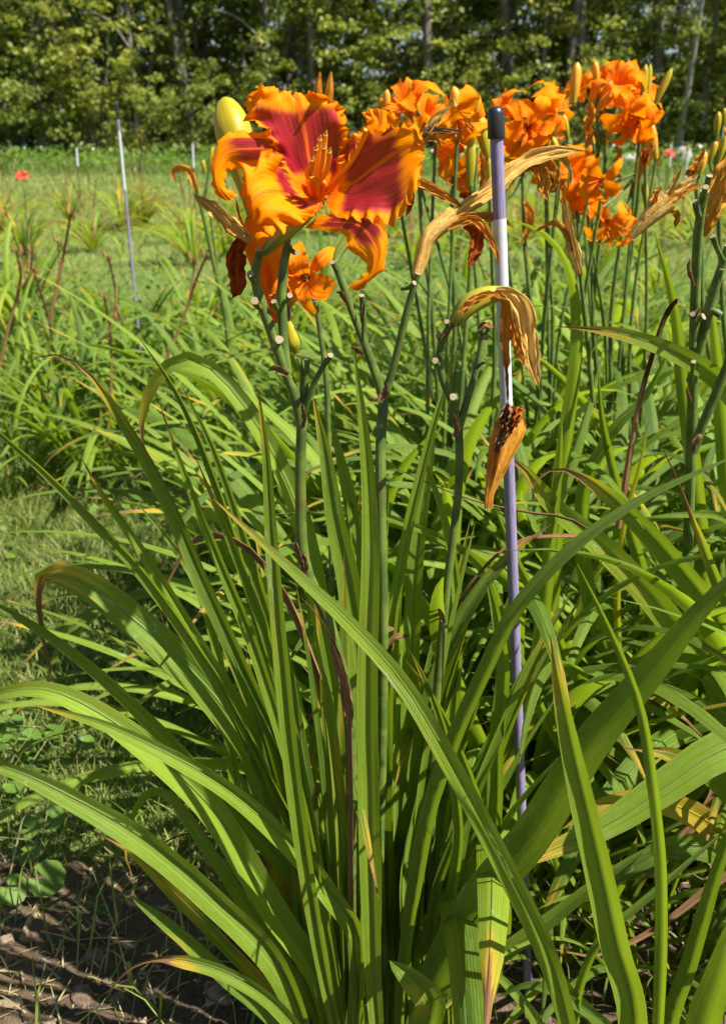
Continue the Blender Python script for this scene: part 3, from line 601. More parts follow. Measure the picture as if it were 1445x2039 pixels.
LEAFV = []
def leaf_variants():
    r = np.random.default_rng(5)
    for k in range(22):
        L = r.uniform(.46, .74); th0 = r.uniform(.08, .62); bend = r.uniform(.35, 2.0) if k % 4 else r.uniform(1.8, 2.6); n = 22
        s = np.linspace(0, 1, n); th = th0 + bend * s ** 2.2; st = L / (n - 1)
        P = np.stack([np.cumsum(np.sin(th)) * st, .02 * np.sin(s * 3 + k), np.cumsum(np.cos(th)) * st], 1); P -= P[0]
        T = nrm(np.gradient(P, axis=0)); tw = r.normal() * .35 * s; S0 = np.tile([0, 1.0, 0], (n, 1)); N0 = nrm(np.cross(S0, T)); S = S0 * np.cos(tw)[:, None] + N0 * np.sin(tw)[:, None]; N = nrm(np.cross(S, T))
        br = r.choice([.88, .94, .97, 1.2, 1.2, 1.2]); ye = r.choice([.0, .03, .06, .18])
        v, f, a = ribbon(P, r.uniform(.013, .024) * prof(s) + .0005, S, -N, .6, 5, .05, k, (br, ye, r.uniform(.12, .8)))
        LEAFV.append(mesh('leaf', v, f, M['leaf'], a))
leaf_variants()
def add_leaves(root, n, s=1.0, seed=0, az=None, spread=.05, tilt=0, ws=1.25):
    r = np.random.default_rng(seed)
    for i in range(n):
        a = r.uniform(0, 6.28) if az is None else r.uniform(*az)
        o = obj('leaf', LEAFV[int(r.integers(len(LEAFV)))], root, (spread * math.cos(a) * r.uniform(.2, 1.4), spread * math.sin(a) * r.uniform(.2, 1.4), -.005))
        k = s * r.uniform(.75, 1.15); o.scale = (k, k * ws, k); o.rotation_euler = (r.normal() * .12, r.normal() * .12 + tilt, a)
def clump(label, loc, n, s=1.0, seed=0, group=None, **kw):
    o = thing('daylily_plant', label, 'daylily', loc, group); add_leaves(o, n, s, seed, **kw); return o

def stem(parent, P, R0, R1, name='scape', mat='scape', n=26, ye=.25, ns=10, seed=0, mats2='cut'):
    """P world points"""
    P = crs(P, n); R = np.linspace(R0, R1, n) * (1 + .05 * np.sin(np.linspace(0, 9, n) + seed))
    v, f, a, fm = tube(P - org(parent), R, ns, .035, 4, True, seed, lp=(.5, ye, .5)); return obj(name, mesh(name, v, f, [M[mat], M[mats2]], a, fmat=fm), parent)
def pstem(parent, pts, Yb, Yt, wpx, wpx2=None, base=None, **kw):
    pts = np.asarray(pts, float); Yk = np.linspace(Yb, Yt, len(pts)); P = [at(x, y, q) for (x, y), q in zip(pts, Yk)]
    if base is not None: P = [np.asarray(base, float)] + P
    return stem(parent, P, px2m(P[0], wpx) / 2, px2m(P[-1], wpx2 or wpx) / 2, **kw)
def stub(parent, p0, p1, Y0, Y1, wpx):
    """a short side stalk cut off clean: green stub with a pale flat end"""
    A, B = at(*p0, Y0), at(*p1, Y1); r = px2m(B, wpx) / 2 * .68
    P = crs([A, (A + B) / 2 + [0, 0, -.0015], B], 7); R = r * np.array([.95, .92, .9, .92, .98, 1.08, 1.12])
    v, f, a, fm = tube(P - org(parent), R, 12, .07, 3, True, int(p0[0])); return obj('cut_stub', mesh('cut_stub', v, f, [M['scape'], M['cut']], a, fmat=fm), parent)
def bract(parent, pts, wpx, Y, Y2=None, mat='brown'):
    return traced_leaf(parent, pts, wpx, Y2 or Y, Yb=Y, tw=.3, tw2=.9, fold=.8, mat=mat, name='bract', wob=.16, crease=.18, brown=.9, tone=.5, n=14)
def dry_ribbon(parent, pts, wpx, Yb, Yt, mat='straw', name='withered_petal', tw=.2, tw2=.5, fold=.9, crease=.10, brown=.92, tone=.4, sharp=2.6, n=30):
    return traced_leaf(parent, pts, wpx, Yt, Yb=Yb, tw=tw, tw2=tw2, fold=fold, mat=mat, name=name, wob=.22, crease=crease * 2.0, brown=brown, tone=tone, sharp=sharp, n=max(n, 36), nv=15, wsc=.92)
def lump(parent, pts, radpx, Yb, Yt, mat, name, ridge=.07, nr=6, ns=22, n=26, seed=1, lp=(1.3, .2, .4), flat=1.0):
    """a bud or a collapsed flower: a ridged body along photo pixels with a radius for each point"""
    pts = np.asarray(pts, float); Yk = np.linspace(Yb, Yt, len(pts)); P = np.array([at(x, y, q) for (x, y), q in zip(pts, Yk)])
    Q = np.concatenate([P, np.array([[px2m(p, r)] for p, r in zip(P, radpx)])], 1); Q = crs(Q, n)
    v, f, a, fm = tube(Q[:, :3] - org(parent), np.maximum(Q[:, 3], .0004), ns, ridge, nr, True, seed, flat, lp); return obj(name, mesh(name, v, f, M[mat], a), parent)

def petal(parent, rows, Y0, eye, name='petal', ruf=1.0, mat='petal', seed=0, nu=56, nv=31, freq=17, mid=0.0):
    """rows of (left, middle, right) photo pixels with depth offsets in cm, throat first; the margin is ruffled"""
    G = []
    for r in rows:
        (lx, ly), (mx, my), (rx, ry), (a, b, c) = r
        G.append(np.stack([at(lx, ly, Y0 + a / 100), at(mx, my, Y0 + b / 100), at(rx, ry, Y0 + c / 100)]))
    G = np.array(G); E = [crs(G[:, k], nu) for k in range(3)]
    v = np.linspace(-1, 1, nv); u = np.linspace(0, 1, nu)
    A = v * (v - 1) / 2; B = 1 - v * v; C = v * (v + 1) / 2
    P = E[0][:, None] * A[None, :, None] + E[1][:, None] * B[None, :, None] + E[2][:, None] * C[None, :, None]
    du = np.gradient(P, axis=0); dv = np.gradient(P, axis=1); N = nrm(np.cross(du, dv)); D = nrm(dv) * np.sign(v)[None, :, None]
    r = np.random.default_rng(seed); ph = r.uniform(0, 6.28, 8); av = np.abs(v)[None]
    uu = u[:, None]; sg = np.where(v < 0, 0, 2.4)[None]
    on = ss(.12, .42, uu)
    w1 = np.sin(uu * freq + ph[0] + sg + v[None] * 1.3) + .55 * np.sin(uu * freq * 2.3 + ph[1] + sg * 2)
    w2 = np.sin(uu * freq * 4.3 + ph[2] + sg) + .6 * np.sin(uu * freq * 7.1 + ph[3])
    e1 = ss(.42, 1.0, av) ** 1.4; e2 = ss(.74, 1.0, av) ** 1.2
    tip = ss(.84, 1, uu) * np.ones_like(av); w3 = np.sin(v[None] * 15 + ph[4]) + .7 * np.sin(v[None] * 33 + ph[5])
    h = ruf * .01 * on * (.42 * w1 * e1 + .30 * w2 * e2 + .22 * w3 * tip)
    o_ = ruf * .01 * on * (.075 * w2 * e2)
    h = h + .0009 * np.sin(v[None] * 11 + ph[6] + 1.5 * np.sin(uu * 6)) * ss(.1, .4, uu) * ruf - mid * .01 * (1 - av) ** 2 * ss(0, .3, uu)
    P = P + N * h[..., None] + D * o_[..., None]
    lf = np.stack([np.repeat(uu, nv, 1), np.repeat(v[None], nu, 0), np.full((nu, nv), r.uniform())], -1).reshape(-1, 3)
    return obj(name, mesh(name, P.reshape(-1, 3) - org(parent), grid_faces(nu, nv), M[mat], {'lf': lf, 'lp': np.tile(eye, (nu * nv, 1))}), parent)

# ------------------------------------------------------------------ the blooming daylily in front
CR = np.array([0.012, .625, 0.012])
hero = thing('daylily_plant', 'large daylily clump carrying the ruffled crimson and gold flower', 'daylily', CR)
def hb(dx, dy=0.0): return CR + [dx, dy, 0]
HL = [  # pixels base->tip, width, depth at the tip, base shift, options
 ([(560,1930),(420,1780),(280,1665),(150,1590),(20,1530),(-110,1500)], 78, .62, (-.05,-.02), dict(tone=.35, tw=.5, yel=.12, brown=.97)),
 ([(640,1960),(540,1800),(430,1620),(320,1510),(200,1420),(90,1372),(0,1382),(-70,1420)], 76, .66, (-.04,0), dict(tone=.75, tw=.15, yel=.15)),
 ([(715,1880),(650,1765),(570,1670),(455,1570),(330,1498),(200,1440),(66,1403)], 58, .60, (-.03,-.01), dict(tone=.85, tw=.4, brown=.985)),
 ([(620,1800),(500,1640),(360,1490),(215,1350),(90,1255),(0,1205),(-80,1165)], 58, .70, (-.04,.02), dict(tone=.5, tw=.8)),
 ([(650,1760),(540,1540),(410,1365),(290,1252),(185,1170),(110,1138),(78,1160),(84,1260),(106,1356)], 92, .72, (-.03,.03), dict(tone=.2, tw=.1, brown=.80, yel=.06, sharp=3.2)),
 ([(620,1740),(485,1445),(390,1285),(285,1140),(190,1040),(100,950),(0,862),(-70,800)], 40, .66, (-.03,.01), dict(tone=.45, tw=.7)),
 ([(610,1700),(490,1430),(405,1295),(330,1170),(255,1055),(205,985),(163,912)], 42, .68, (-.02,.0), dict(tone=.8, tw=.3, brown=.97)),
 ([(600,1600),(480,1320),(405,1160),(352,1035),(300,930),(240,830),(185,750),(135,712),(85,706),(45,735)], 44, .70, (-.02,.02), dict(tone=.12, tw=.35, brown=.86)),
 ([(610,1640),(515,1310),(445,1135),(392,1005),(352,900),(321,812)], 36, .62, (-.02,-.02), dict(tone=.95, tw=.4, brown=.985)),
 ([(690,1700),(650,1300),(622,1130),(592,1010),(545,905),(485,805),(425,738),(372,714),(325,738),(290,800),(282,870),(300,920),(330,945)], 54, .80, (.0,.03), dict(tone=.75, tw=-.25, brown=.90, yel=.16, tw2=.1)),
 ([(620,1700),(545,1350),(470,1080),(395,870),(340,760),(274,668)], 32, .72, (-.01,.03), dict(tone=.2, tw=.7, brown=.975)),
 ([(640,1700),(570,1350),(505,1130),(430,905),(362,768)], 36, .70, (-.01,.03), dict(tone=.25, tw=.5)),
 ([(650,1800),(590,1480),(530,1260),(465,1090),(422,985),(391,912)], 36, .63, (-.02,-.01), dict(tone=.55, tw=.5, brown=.96)),
 ([(650,1960),(592,1600),(560,1300),(542,1080),(530,900),(512,760)], 48, .59, (-.02,-.02), dict(tone=.6, tw=.2, fold=.8, brown=.985)),
 ([(740,1800),(725,1400),(700,1180),(670,1040),(648,900),(622,785)], 74, .68, (.0,.03), dict(tone=.65, tw=.2, brown=.985)),
 ([(760,1700),(752,1350),(720,1100),(690,960),(655,822)], 66, .72, (.01,.04), dict(tone=.6, tw=.2)),
 ([(745,1960),(736,1650),(732,1350),(738,1150),(736,1000),(724,850),(704,695)], 56, .60, (.01,-.03), dict(tone=.75, tw=.12, fold=.6)),
 ([(800,1990),(850,1650),(900,1490),(962,1350),(1030,1215),(1135,1098),(1255,1008),(1360,955),(1470,905)], 48, .56, (.03,-.02), dict(tone=.4, tw=.6, fold=.5)),
 ([(850,2010),(945,1810),(1062,1665),(1180,1480),(1300,1335),(1400,1210),(1500,1110)], 98, .52, (.05,-.03), dict(tone=.12, tw=.35, fold=.3)),
 ([(830,2030),(1000,1905),(1100,1832),(1200,1752),(1295,1684)], 48, .60, (.06,-.02), dict(tone=.55, tw=.4)),
 ([(850,2060),(860,1990),(815,1940),(775,1912)], 86, .53, (.03,-.09), dict(tone=.25, tw=.5, fold=.7, sharp=6, yel=.2)),
 ([(620,2100),(560,2010),(480,1950),(400,1918),(320,1908),(262,1925),(225,1965),(215,1990)], 42, .60, (-.06,-.06), dict(tone=.6, tw=.5, brown=.70)),
 ([(560,2040),(440,1930),(350,1850),(262,1785)], 46, .62, (-.07,-.01), dict(tone=.08, tw=.5, sharp=5, yel=.18)),
 ([(640,2030),(560,1900),(470,1760),(400,1655),(345,1580),(300,1570),(262,1620),(248,1700),(268,1752)], 48, .66, (-.05,.0), dict(tone=.25, tw=.4, tw2=1.2, brown=.93)),
 ([(570,2010),(450,1880),(340,1770),(270,1700),(200,1660),(142,1638)], 36, .70, (-.06,.01), dict(tone=.55, tw=.4, brown=.82, yel=.4)),
 ([(650,1990),(600,1850),(560,1740),(500,1690),(430,1660),(350,1665),(270,1720)], 34, .72, (-.04,.02), dict(tone=.6, tw=.4, yel=.62, brown=.55)),
 ([(860,1980),(912,1700),(905,1560),(880,1440),(835,1330),(812,1290)], 30, .63, (.04,-.01), dict(tone=.7, tw=.4, brown=.97)),
 ([(960,2030),(1010,1830),(960,1620),(900,1460),(850,1370),(795,1300)], 34, .63, (.07,.0), dict(tone=.6, tw=.5, brown=.95)),
 ([(800,1950),(830,1700),(850,1450),(900,1285),(955,1178),(1025,1098),(1100,1042)], 58, .72, (.02,.03), dict(tone=.12, tw=.35, brown=.94, yel=.1)),
 ([(780,1900),(772,1500),(782,1250),(815,1050),(850,900),(880,790),(912,688)], 36, .72, (.02,.04), dict(tone=.85, tw=.4, brown=.985)),
 ([(800,1900),(815,1500),(822,1250),(832,1080),(850,950),(866,845)], 44, .78, (.02,.05), dict(tone=.7, tw=.2, sharp=6)),
 ([(860,1800),(905,1400),(912,1200),(892,1060),(858,950),(820,855)], 32, .74, (.03,.05), dict(tone=.8, tw=.3, brown=.96)),
 ([(560,1980),(510,1780),(470,1560),(440,1330),(395,1170),(335,1075),(272,1000)], 30, .78, (-.04,.03), dict(tone=.5, tw=.3)),
 ([(900,2000),(960,1800),(985,1640),(990,1480),(1003,1330),(985,1210),(968,1150)], 40, .66, (.04,.01), dict(tone=.5, tw=.3, sharp=6)),
 ([(930,2010),(935,1900),(960,1800),(1000,1700),(1040,1620)], 34, .66, (.05,.0), dict(tone=.6, tw=.4)),
]
for pts, wpx, yt, (dx, dy), kw in HL: traced_leaf(hero, pts, wpx, yt, base=hb(dx, dy), wsc=.92, **{'fold': .68, **kw})
r = np.random.default_rng(21)
for i in range(88):                       # the fan of blades behind the traced ones
    a = r.uniform(-1, 1.1); tx_, ty_ = 735 + a * 350 + r.normal() * 30, r.uniform(920, 1560) + abs(a) * 190
    bx = 725 + a * 95 + r.normal() * 20; yt = CR[1] + r.uniform(.0, .26)
    m1 = (bx + (tx_ - bx) * .30, 2039 + (ty_ - 2039) * .40); m2 = (bx + (tx_ - bx) * .66, 2039 + (ty_ - 2039) * .76)
    traced_leaf(hero, [m1, m2, (tx_, ty_)], r.uniform(18, 42), yt, base=hb(a * .09, r.uniform(-.02, .07)), tw=r.uniform(-.9, .9), fold=.65, tone=r.uniform(.05, .95), brown=r.choice([.93, .97, 1.2, 1.2]), yel=r.choice([0, .05, .1, .3]), n=24)
# shrivelled leaves of the same clump
for pts, wpx, yt, b in [([(690,1560),(600,1240),(520,1110),(460,1068),(405,1062),(368,1092),(332,1160),(316,1205),(332,1258)], 26, .70, (-.02,.02)),
                        ([(880,1300),(1010,1090),(1180,1065),(1130,1030),(1050,1018),(960,1000),(870,968),(792,934)], 13, .74, (.03,.06)),
                        ([(705,1900),(702,1500),(690,1350),(660,1265),(625,1215),(600,1190)], 20, .605, (-.005,-.01))]:
    traced_leaf(hero, pts, wpx, yt, base=hb(*b), mat='brown', name='dead_leaf', tw=.4, tw2=1.2, fold=.9, wob=.12, crease=.12, tone=.4, brown=1.3)

# scapes with their cut stalks
Yf = .595
s1 = pstem(hero, [(700,1900),(699,1600),(694,1420),(655,1240),(607,1125),(598,960),(601,840)], .63, .60, 24, 22, base=hb(-.01, .0), n=40, ye=.8, seed=1)
pstem(hero, [(601,845),(588,790),(568,738),(548,680),(520,600),(508,550),(517,505)], .60, .59, 24, 18, seed=2, ye=.15)
pstem(hero, [(572,745),(566,690),(561,600),(565,530),(574,487)], .597, .60, 20, 18, seed=3, ye=.2)
pstem(hero, [(603,832),(614,795),(632,750),(653,712)], .60, .59, 13, 12, seed=4, ye=.1, name='side_branch')
pstem(hero, [(601,835),(602,780),(600,735),(594,712)], .60, .602, 11, 10, seed=5, ye=.1, name='side_branch')
pstem(hero, [(606,825),(608,770),(612,715)], .60, .598, 11, 12, seed=15, ye=.1, name='side_branch')
for p0, p1, y0, y1, wd in [((545,690),(556,676),.597,.578,23), ((518,612),(507,599),.592,.575,21), ((508,560),(498,545),.59,.578,19), ((566,600),(577,588),.597,.583,15), ((575,490),(592,503),.60,.59,15), ((558,620),(545,600),.598,.59,15), ((645,724),(658,707),.592,.582,16), ((513,520),(515,497),.59,.585,18), ((574,492),(572,476),.60,.598,17)]:
    stub(hero, p0, p1, y0, y1, wd)
for pts, wd, y in [([(603,850),(608,830),(602,800)], 16, .588), ([(575,745),(550,730),(532,738)], 20, .585), ([(606,1140),(597,1105),(588,1072)], 16, .59), ([(604,1142),(610,1128),(606,1100)], 24, .592),
                   ([(698,1445),(697,1395),(680,1330),(655,1265)], 30, .598), ([(575,640),(577,620),(573,600)], 8, .59)]:
    bract(hero, pts, wd, y)
Y2 = .70
s2 = pstem(hero, [(755,1750),(760,1500),(763,1250),(758,1000),(758,870),(764,790)], .67, Y2, 22, 20, base=hb(.02, .03), n=40, seed=6, ye=.3)
pstem(hero, [(764,795),(748,745),(728,690),(705,630),(684,570),(665,520)], Y2, 0.690, 20, 15, seed=7, ye=.1)
pstem(hero, [(731,700),(724,650),(721,590)], Y2, 0.695, 13, 12, seed=8, ye=.15, name='side_branch')
pstem(hero, [(764,795),(782,735),(798,670),(815,600),(832,545)], Y2, 0.690, 18, 13, seed=9, ye=.05)
for p0, p1, y0, y1, wd in [((800,575),(825,563),0.692,0.680,13), ((721,600),(720,588),0.695,0.690,14), ((672,540),(662,522),0.691,0.682,14)]: stub(hero, p0, p1, y0, y1, wd)
for pts, wd, y in [([(752,800),(768,788),(772,760)], 22, 0.688), ([(724,705),(710,695),(700,688)], 14, 0.690), ([(762,1290),(765,1262),(790,1252)], 24, 0.690), ([(768,1310),(785,1275),(820,1265)], 20, 0.685), ([(690,600),(680,582),(668,580)], 16, 0.685)]: bract(hero, pts, wd, y)
bract(hero, [(722, 690), (724, 640), (727, 592)], 7, 0.688)
Y3 = .68
s3 = pstem(hero, [(850,1800),(862,1500),(874,1330),(888,1180),(903,1060),(914,950),(913,850)], .68, Y3, 20, 17, base=hb(.04, .04), n=40, seed=10, ye=.25)
pstem(hero, [(913,855),(900,800),(880,750),(874,705),(884,670),(897,645)], Y3, .67, 18, 14, seed=11, ye=.1)
pstem(hero, [(913,855),(928,800),(944,750),(955,705),(962,668)], Y3, .685, 15, 15, seed=12, ye=.1)
for p0, p1, y0, y1, wd in [((897,800),(902,790),.678,.655,19), ((874,725),(866,718),.675,.655,17), ((884,680),(872,668),.672,.665,15), ((895,650),(889,640),.67,.66,14), ((962,670),(955,652),.685,.675,13), ((962,670),(975,645),.685,.675,12), ((960,665),(968,672),.685,.668,14)]: stub(hero, p0, p1, y0, y1, wd)
for pts, wd, y in [([(905,870),(912,850),(900,818)], 18, .668), ([(885,1240),(878,1205),(890,1165)], 16, .672), ([(948,735),(955,728),(968,722)], 9, .674), ([(955,660),(965,650),(985,655)], 18, .672), ([(880,680),(895,655),(910,650)], 12, .66)]: bract(hero, pts, wd, y)

# the open flower
def flower_tube(parent):
    P = [at(522, 506, .592), at(535, 492, .592), at(556, 470, .594), at(590, 440, .60), at(625, 405, .612), at(640, 388, .612)]
    Rr = np.array([7, 11, 16, 18, 17, 15]); Q = np.concatenate([np.array(P), np.array([[px2m(p, k)] for p, k in zip(P, Rr)])], 1); Q = crs(Q, 22)
    v, f, a, fm = tube(Q[:, :3] - org(parent), Q[:, 3], 16, .05, 3, False, 3); return obj('flower', mesh('flower', v, f, M['tubegreen'], a), parent)
flower = flower_tube(hero)
Y0 = .585
petal(flower, [((612,385),(632,392),(655,388),(2.6,2.8,2.8)), ((570,340),(618,332),(676,352),(2.0,2.9,2.9)), ((538,288),(608,272),(688,306),(1.4,2.7,3.0)), ((508,243),(598,226),(692,258),(1.2,2.5,2.9)), ((488,203),(590,196),(678,208),(1.2,2.6,2.9)), ((520,164),(584,186),(632,186),(1.8,2.8,3.0))], Y0, (.20, .80, .20), seed=1, ruf=1.05)
petal(flower, [((648,372),(655,388),(645,402),(2.7,2.6,2.4)), ((682,326),(700,366),(668,428),(2.2,2.2,1.0)), ((712,284),(748,330),(718,442),(1.7,1.5,.0)), ((756,254),(795,300),(785,440),(1.2,.8,-.6)), ((815,250),(830,288),(822,398),(.6,.5,-.4)), ((838,268),(843,296),(840,340),(.5,.6,.2))], Y0, (.18, .74, .20), seed=2, ruf=.75, freq=15)
petal(flower, [((612,372),(622,392),(640,398),(2.6,2.6,2.5)), ((572,345),(588,388),(642,418),(1.6,1.2,1.2)), ((548,308),(552,382),(630,414),(.4,-.3,.0)), ((526,298),(524,384),(622,432),(-.2,-1.3,-.8)), ((500,335),(504,400),(585,452),(-.6,-1.7,-1.4)), ((485,380),(500,430),(535,455),(-.7,-1.5,-1.4))], Y0, (.20, .44, .06), seed=3, ruf=.95)
petal(flower, [((604,325),(602,345),(602,368),(3,3.2,3)), ((545,270),(545,300),(545,330),(2.2,1.6,2)), ((495,261),(492,296),(500,336),(1.6,.9,1.5)), ((450,270),(448,302),(466,334),(1.1,.6,1.2)), ((421,315),(432,332),(452,345),(.7,.4,.9)), ((424,362),(434,370),(450,372),(.6,.3,.7)), ((440,394),(456,399),(473,388),(.8,.6,.9))], Y0, (.10, .56, .42), 'sepal', .22, seed=4, nv=19)
petal(flower, [((640,428),(622,440),(606,454),(2,1.8,2)), ((684,424),(672,442),(650,460),(1,.8,1)), ((732,424),(712,448),(684,468),(.2,.0,.3)), ((764,442),(738,472),(697,498),(-.4,-.5,.0)), ((772,490),(752,505),(724,522),(-.8,-1.0,-.5)), ((755,540),(742,545),(728,548),(-.9,-1.2,-.8)), ((716,578),(704,577),(692,571),(-.8,-1.0,-.8))], Y0, (.10, .58, .45), 'sepal', .3, seed=5, nv=21)
petal(flower, [((655,340),(668,348),(680,358),(3.6,3.6,3.6)), ((683,288),(706,304),(742,308),(3.2,3.0,2.8)), ((712,262),(738,272),(772,284),(3.2,3,2.8)), ((730,240),(756,248),(786,256),(3.3,3.1,3)), ((720,226),(752,216),(792,232),(3.6,3.3,3.3))], Y0, (.12, .52, .25), 'sepal', .6, seed=6, nv=21)
def filament(parent, pts, Ya, Yb_, wpx, anth=True, seed=0):
    pts = np.asarray(pts, float); P = np.array([at(x, y, q) for (x, y), q in zip(pts, np.linspace(Ya, Yb_, len(pts)))]); P = crs(P, 16)
    v, f, a, _ = tube(P - org(parent), px2m(P[0], wpx) / 2 * np.linspace(1.15, .8, 16), 8, 0, 3, True, seed); nf = len(f); mats = [M['filament'], M['anther']]; fm = [0] * nf
    if anth:
        d = nrm(P[-1] - P[-2]); s_ = np.array([[-1, 0, 0], [-.6, 0, 0], [0, 0, 0], [.6, 0, 0], [1, 0, 0]])[:, :1] * .0026
        Q = P[-1] + nrm(np.array([.35, -.3, 1.0])) * s_ ; v2, f2, a2, _ = tube(Q - org(parent), np.array([.0003, .0008, .0009, .0008, .0003]), 8)
        f = f + [[i + len(v) for i in q] for q in f2]; v = np.concatenate([v, v2]); a = {k: np.concatenate([a[k], a2[k]]) for k in a}; fm += [1] * len(f2)
    else:
        fm = [0] * nf
    return obj('stamen' if anth else 'pistil', mesh('stamen', v, f, mats, a, fmat=fm), parent)
for i, (mx, my, ex, ey, dz) in enumerate([(622,335,629,296,.572), (632,320,637,277,.576), (640,330,645,293,.57), (650,340,656,302,.571), (645,315,648,268,.583), (612,350,622,318,.573)]):
    filament(flower, [(628 + i * 2, 392), (620 + i * 5, 365), (mx, my), (ex, ey)], .607, dz, 10.5, True, i)
filament(flower, [(640,392),(662,365),(695,328),(716,292),(728,258)], .606, .568, 9, False)
lump(flower, [(638,392),(628,378),(612,352)], [16, 15, 4], .612, .607, 'filament', 'throat', .12, 6, n=12)

# bud, spent flower and the small dry buds on the same clump
lump(hero, [(512,505),(505,440),(492,370),(478,310),(464,255),(452,215),(445,199)], [6, 10, 20, 32, 37, 24, 3], .625, .66, 'yellowbud', 'bud', .035, 3, n=34, seed=4)
lump(hero, [(590,703),(586,685),(580,662),(574,640)], [6, 13, 11, 5], .603, .603, 'yellowbud', 'bud', .04, 3, seed=6)
for x0, x1 in [(634, 634), (655, 656)]: lump(hero, [(x0-1,235),(x0-2,205),(x1,175),(x1+3,143)], [7, 9, 8, 2], .64, .635, 'straworange', 'dry_bud', .12, 5, ns=16, seed=x0, lp=(.97, .2, .45))
sp = lump(hero, [(552,640),(548,600),(535,530),(522,470),(515,430)], [14, 26, 33, 40, 26], .635, .63, 'plainpetal', 'spent_flower', .06, 4, seed=8, lp=(1.3, .2, .2))
dry_ribbon(sp, [(500,480),(470,455),(430,415),(402,398),(384,385)], 40, .615, .60, 'straw', tone=.3, fold=.6)
dry_ribbon(sp, [(492,470),(478,430),(470,395)], 8, .612, .61, 'straworange', tone=.2)
dry_ribbon(sp, [(482,478),(468,500),(468,535),(472,565),(462,595)], 46, .612, .605, 'darkred', fold=.5, tone=.6, sharp=4)
dry_ribbon(sp, [(545,560),(555,600),(558,640)], 52, .628, .62, 'straworange', tone=.2, fold=.5, sharp=5)

# withered flowers on the second and third scapes
w0 = lump(hero, [(668,520),(676,500),(700,470),(760,420),(815,330)], [7, 10, 11, 12, 10], 0.695, 0.710, 'tubegreen', 'withered_flower', .05, 3)
for pts, wd, mt in [([(800,330),(835,290),(865,245),(890,218),(903,203)], 30, 'straw'), ([(815,270),(850,262),(885,262),(921,263)], 20, 'brown'), ([(810,290),(845,278),(868,280),(877,302)], 20, 'straworange'), ([(790,330),(830,362),(870,385),(905,405),(920,413)], 32, 'straworange'), ([(800,340),(815,380),(812,415),(806,432)], 22, 'darkred')]:
    dry_ribbon(w0, pts, wd, 0.710, 0.710, mt, fold=.9, tone=.45)
w1 = lump(hero, [(830,547),(838,520),(850,478),(872,452),(905,428)], [10, 13, 15, 17, 19], 0.695, 0.705, 'straw', 'withered_flower', .08, 5, seed=12, lp=(1.3, .2, .15))
for pts, wd, yb, yt, mt, tn in [([(880,450),(930,415),(985,378),(1015,345),(1060,318),(1110,305),(1166,301)], 52, 0.705, 0.745, 'straw', .25), ([(890,455),(940,440),(962,458),(985,500),(990,528)], 26, 0.700, 0.695, 'straworange', .3), ([(925,448),(945,468),(942,505),(930,536)], 40, 0.700, 0.695, 'darkred', .2), ([(900,440),(950,432),(1000,440),(1018,452)], 26, 0.705, 0.705, 'straworange', .5),
                            ([(1010,345),(1060,325),(1078,350),(1082,385),(1092,402)], 48, 0.745, 0.735, 'straworange', .45), ([(1080,320),(1098,340),(1100,370),(1088,385)], 34, 0.735, 0.740, 'straworange', .5), ([(1090,312),(1120,318),(1132,340),(1134,372)], 16, 0.745, 0.745, 'straw', .4), ([(1000,360),(1030,340),(1070,320),(1100,322)], 44, 0.740, 0.745, 'brown', .3)]:
    dry_ribbon(w1, pts, wd, yb, yt, mt, tone=tn, fold=.75)
w2 = lump(hero, [(903,645),(915,628),(935,606),(965,590),(1000,583)], [12, 17, 21, 20, 14], .668, .668, 'tubegreen', 'withered_flower', .06, 4, seed=14)
for pts, wd, yb, yt, mt, tn in [([(985,585),(1018,592),(1040,630),(1050,690),(1060,740),(1074,778)], 58, .662, .655, 'straw', .3), ([(990,585),(1003,605),(1002,660),(1004,705),(1008,745)], 32, .66, .662, 'straworange', .4), ([(1010,620),(1022,665),(1032,700),(1042,728)], 40, .668, .665, 'straworange', .3), ([(915,625),(945,600),(980,588),(1000,592)], 26, .655, .655, 'straworange', .2), ([(1004,700),(1008,750),(1010,805)], 8, .662, .665, 'brown', .4)]:
    dry_ribbon(w2, pts, wd, yb, yt, mt, tone=tn, fold=.8)
# a collapsed flower caught against the stake
wf = thing('withered_flower', 'crumpled brown fallen flower hanging against the purple stake', 'withered flower', at(972, 1012, .652))
lump(wf, [(972,1012),(974,985),(982,955),(1000,890),(1014,850),(1022,826)], [8, 9, 15, 27, 30, 22], .652, .662, 'straworange', 'flower_tube', .13, 7, ns=28, n=40, seed=22, lp=(.9, .2, .55), flat=.7)
for pts, wd, mt in [([(1005,850),(1010,825),(1012,800)], 30, 'brown'), ([(1025,850),(1035,820),(1046,815)], 26, 'straworange'), ([(1015,860),(1020,830),(1030,808)], 34, 'darkred'), ([(990,900),(1005,860),(1000,830)], 26, 'brown')]:
    dry_ribbon(wf, pts, wd, .652, .65, mt, crease=.25, tone=.6, sharp=5)

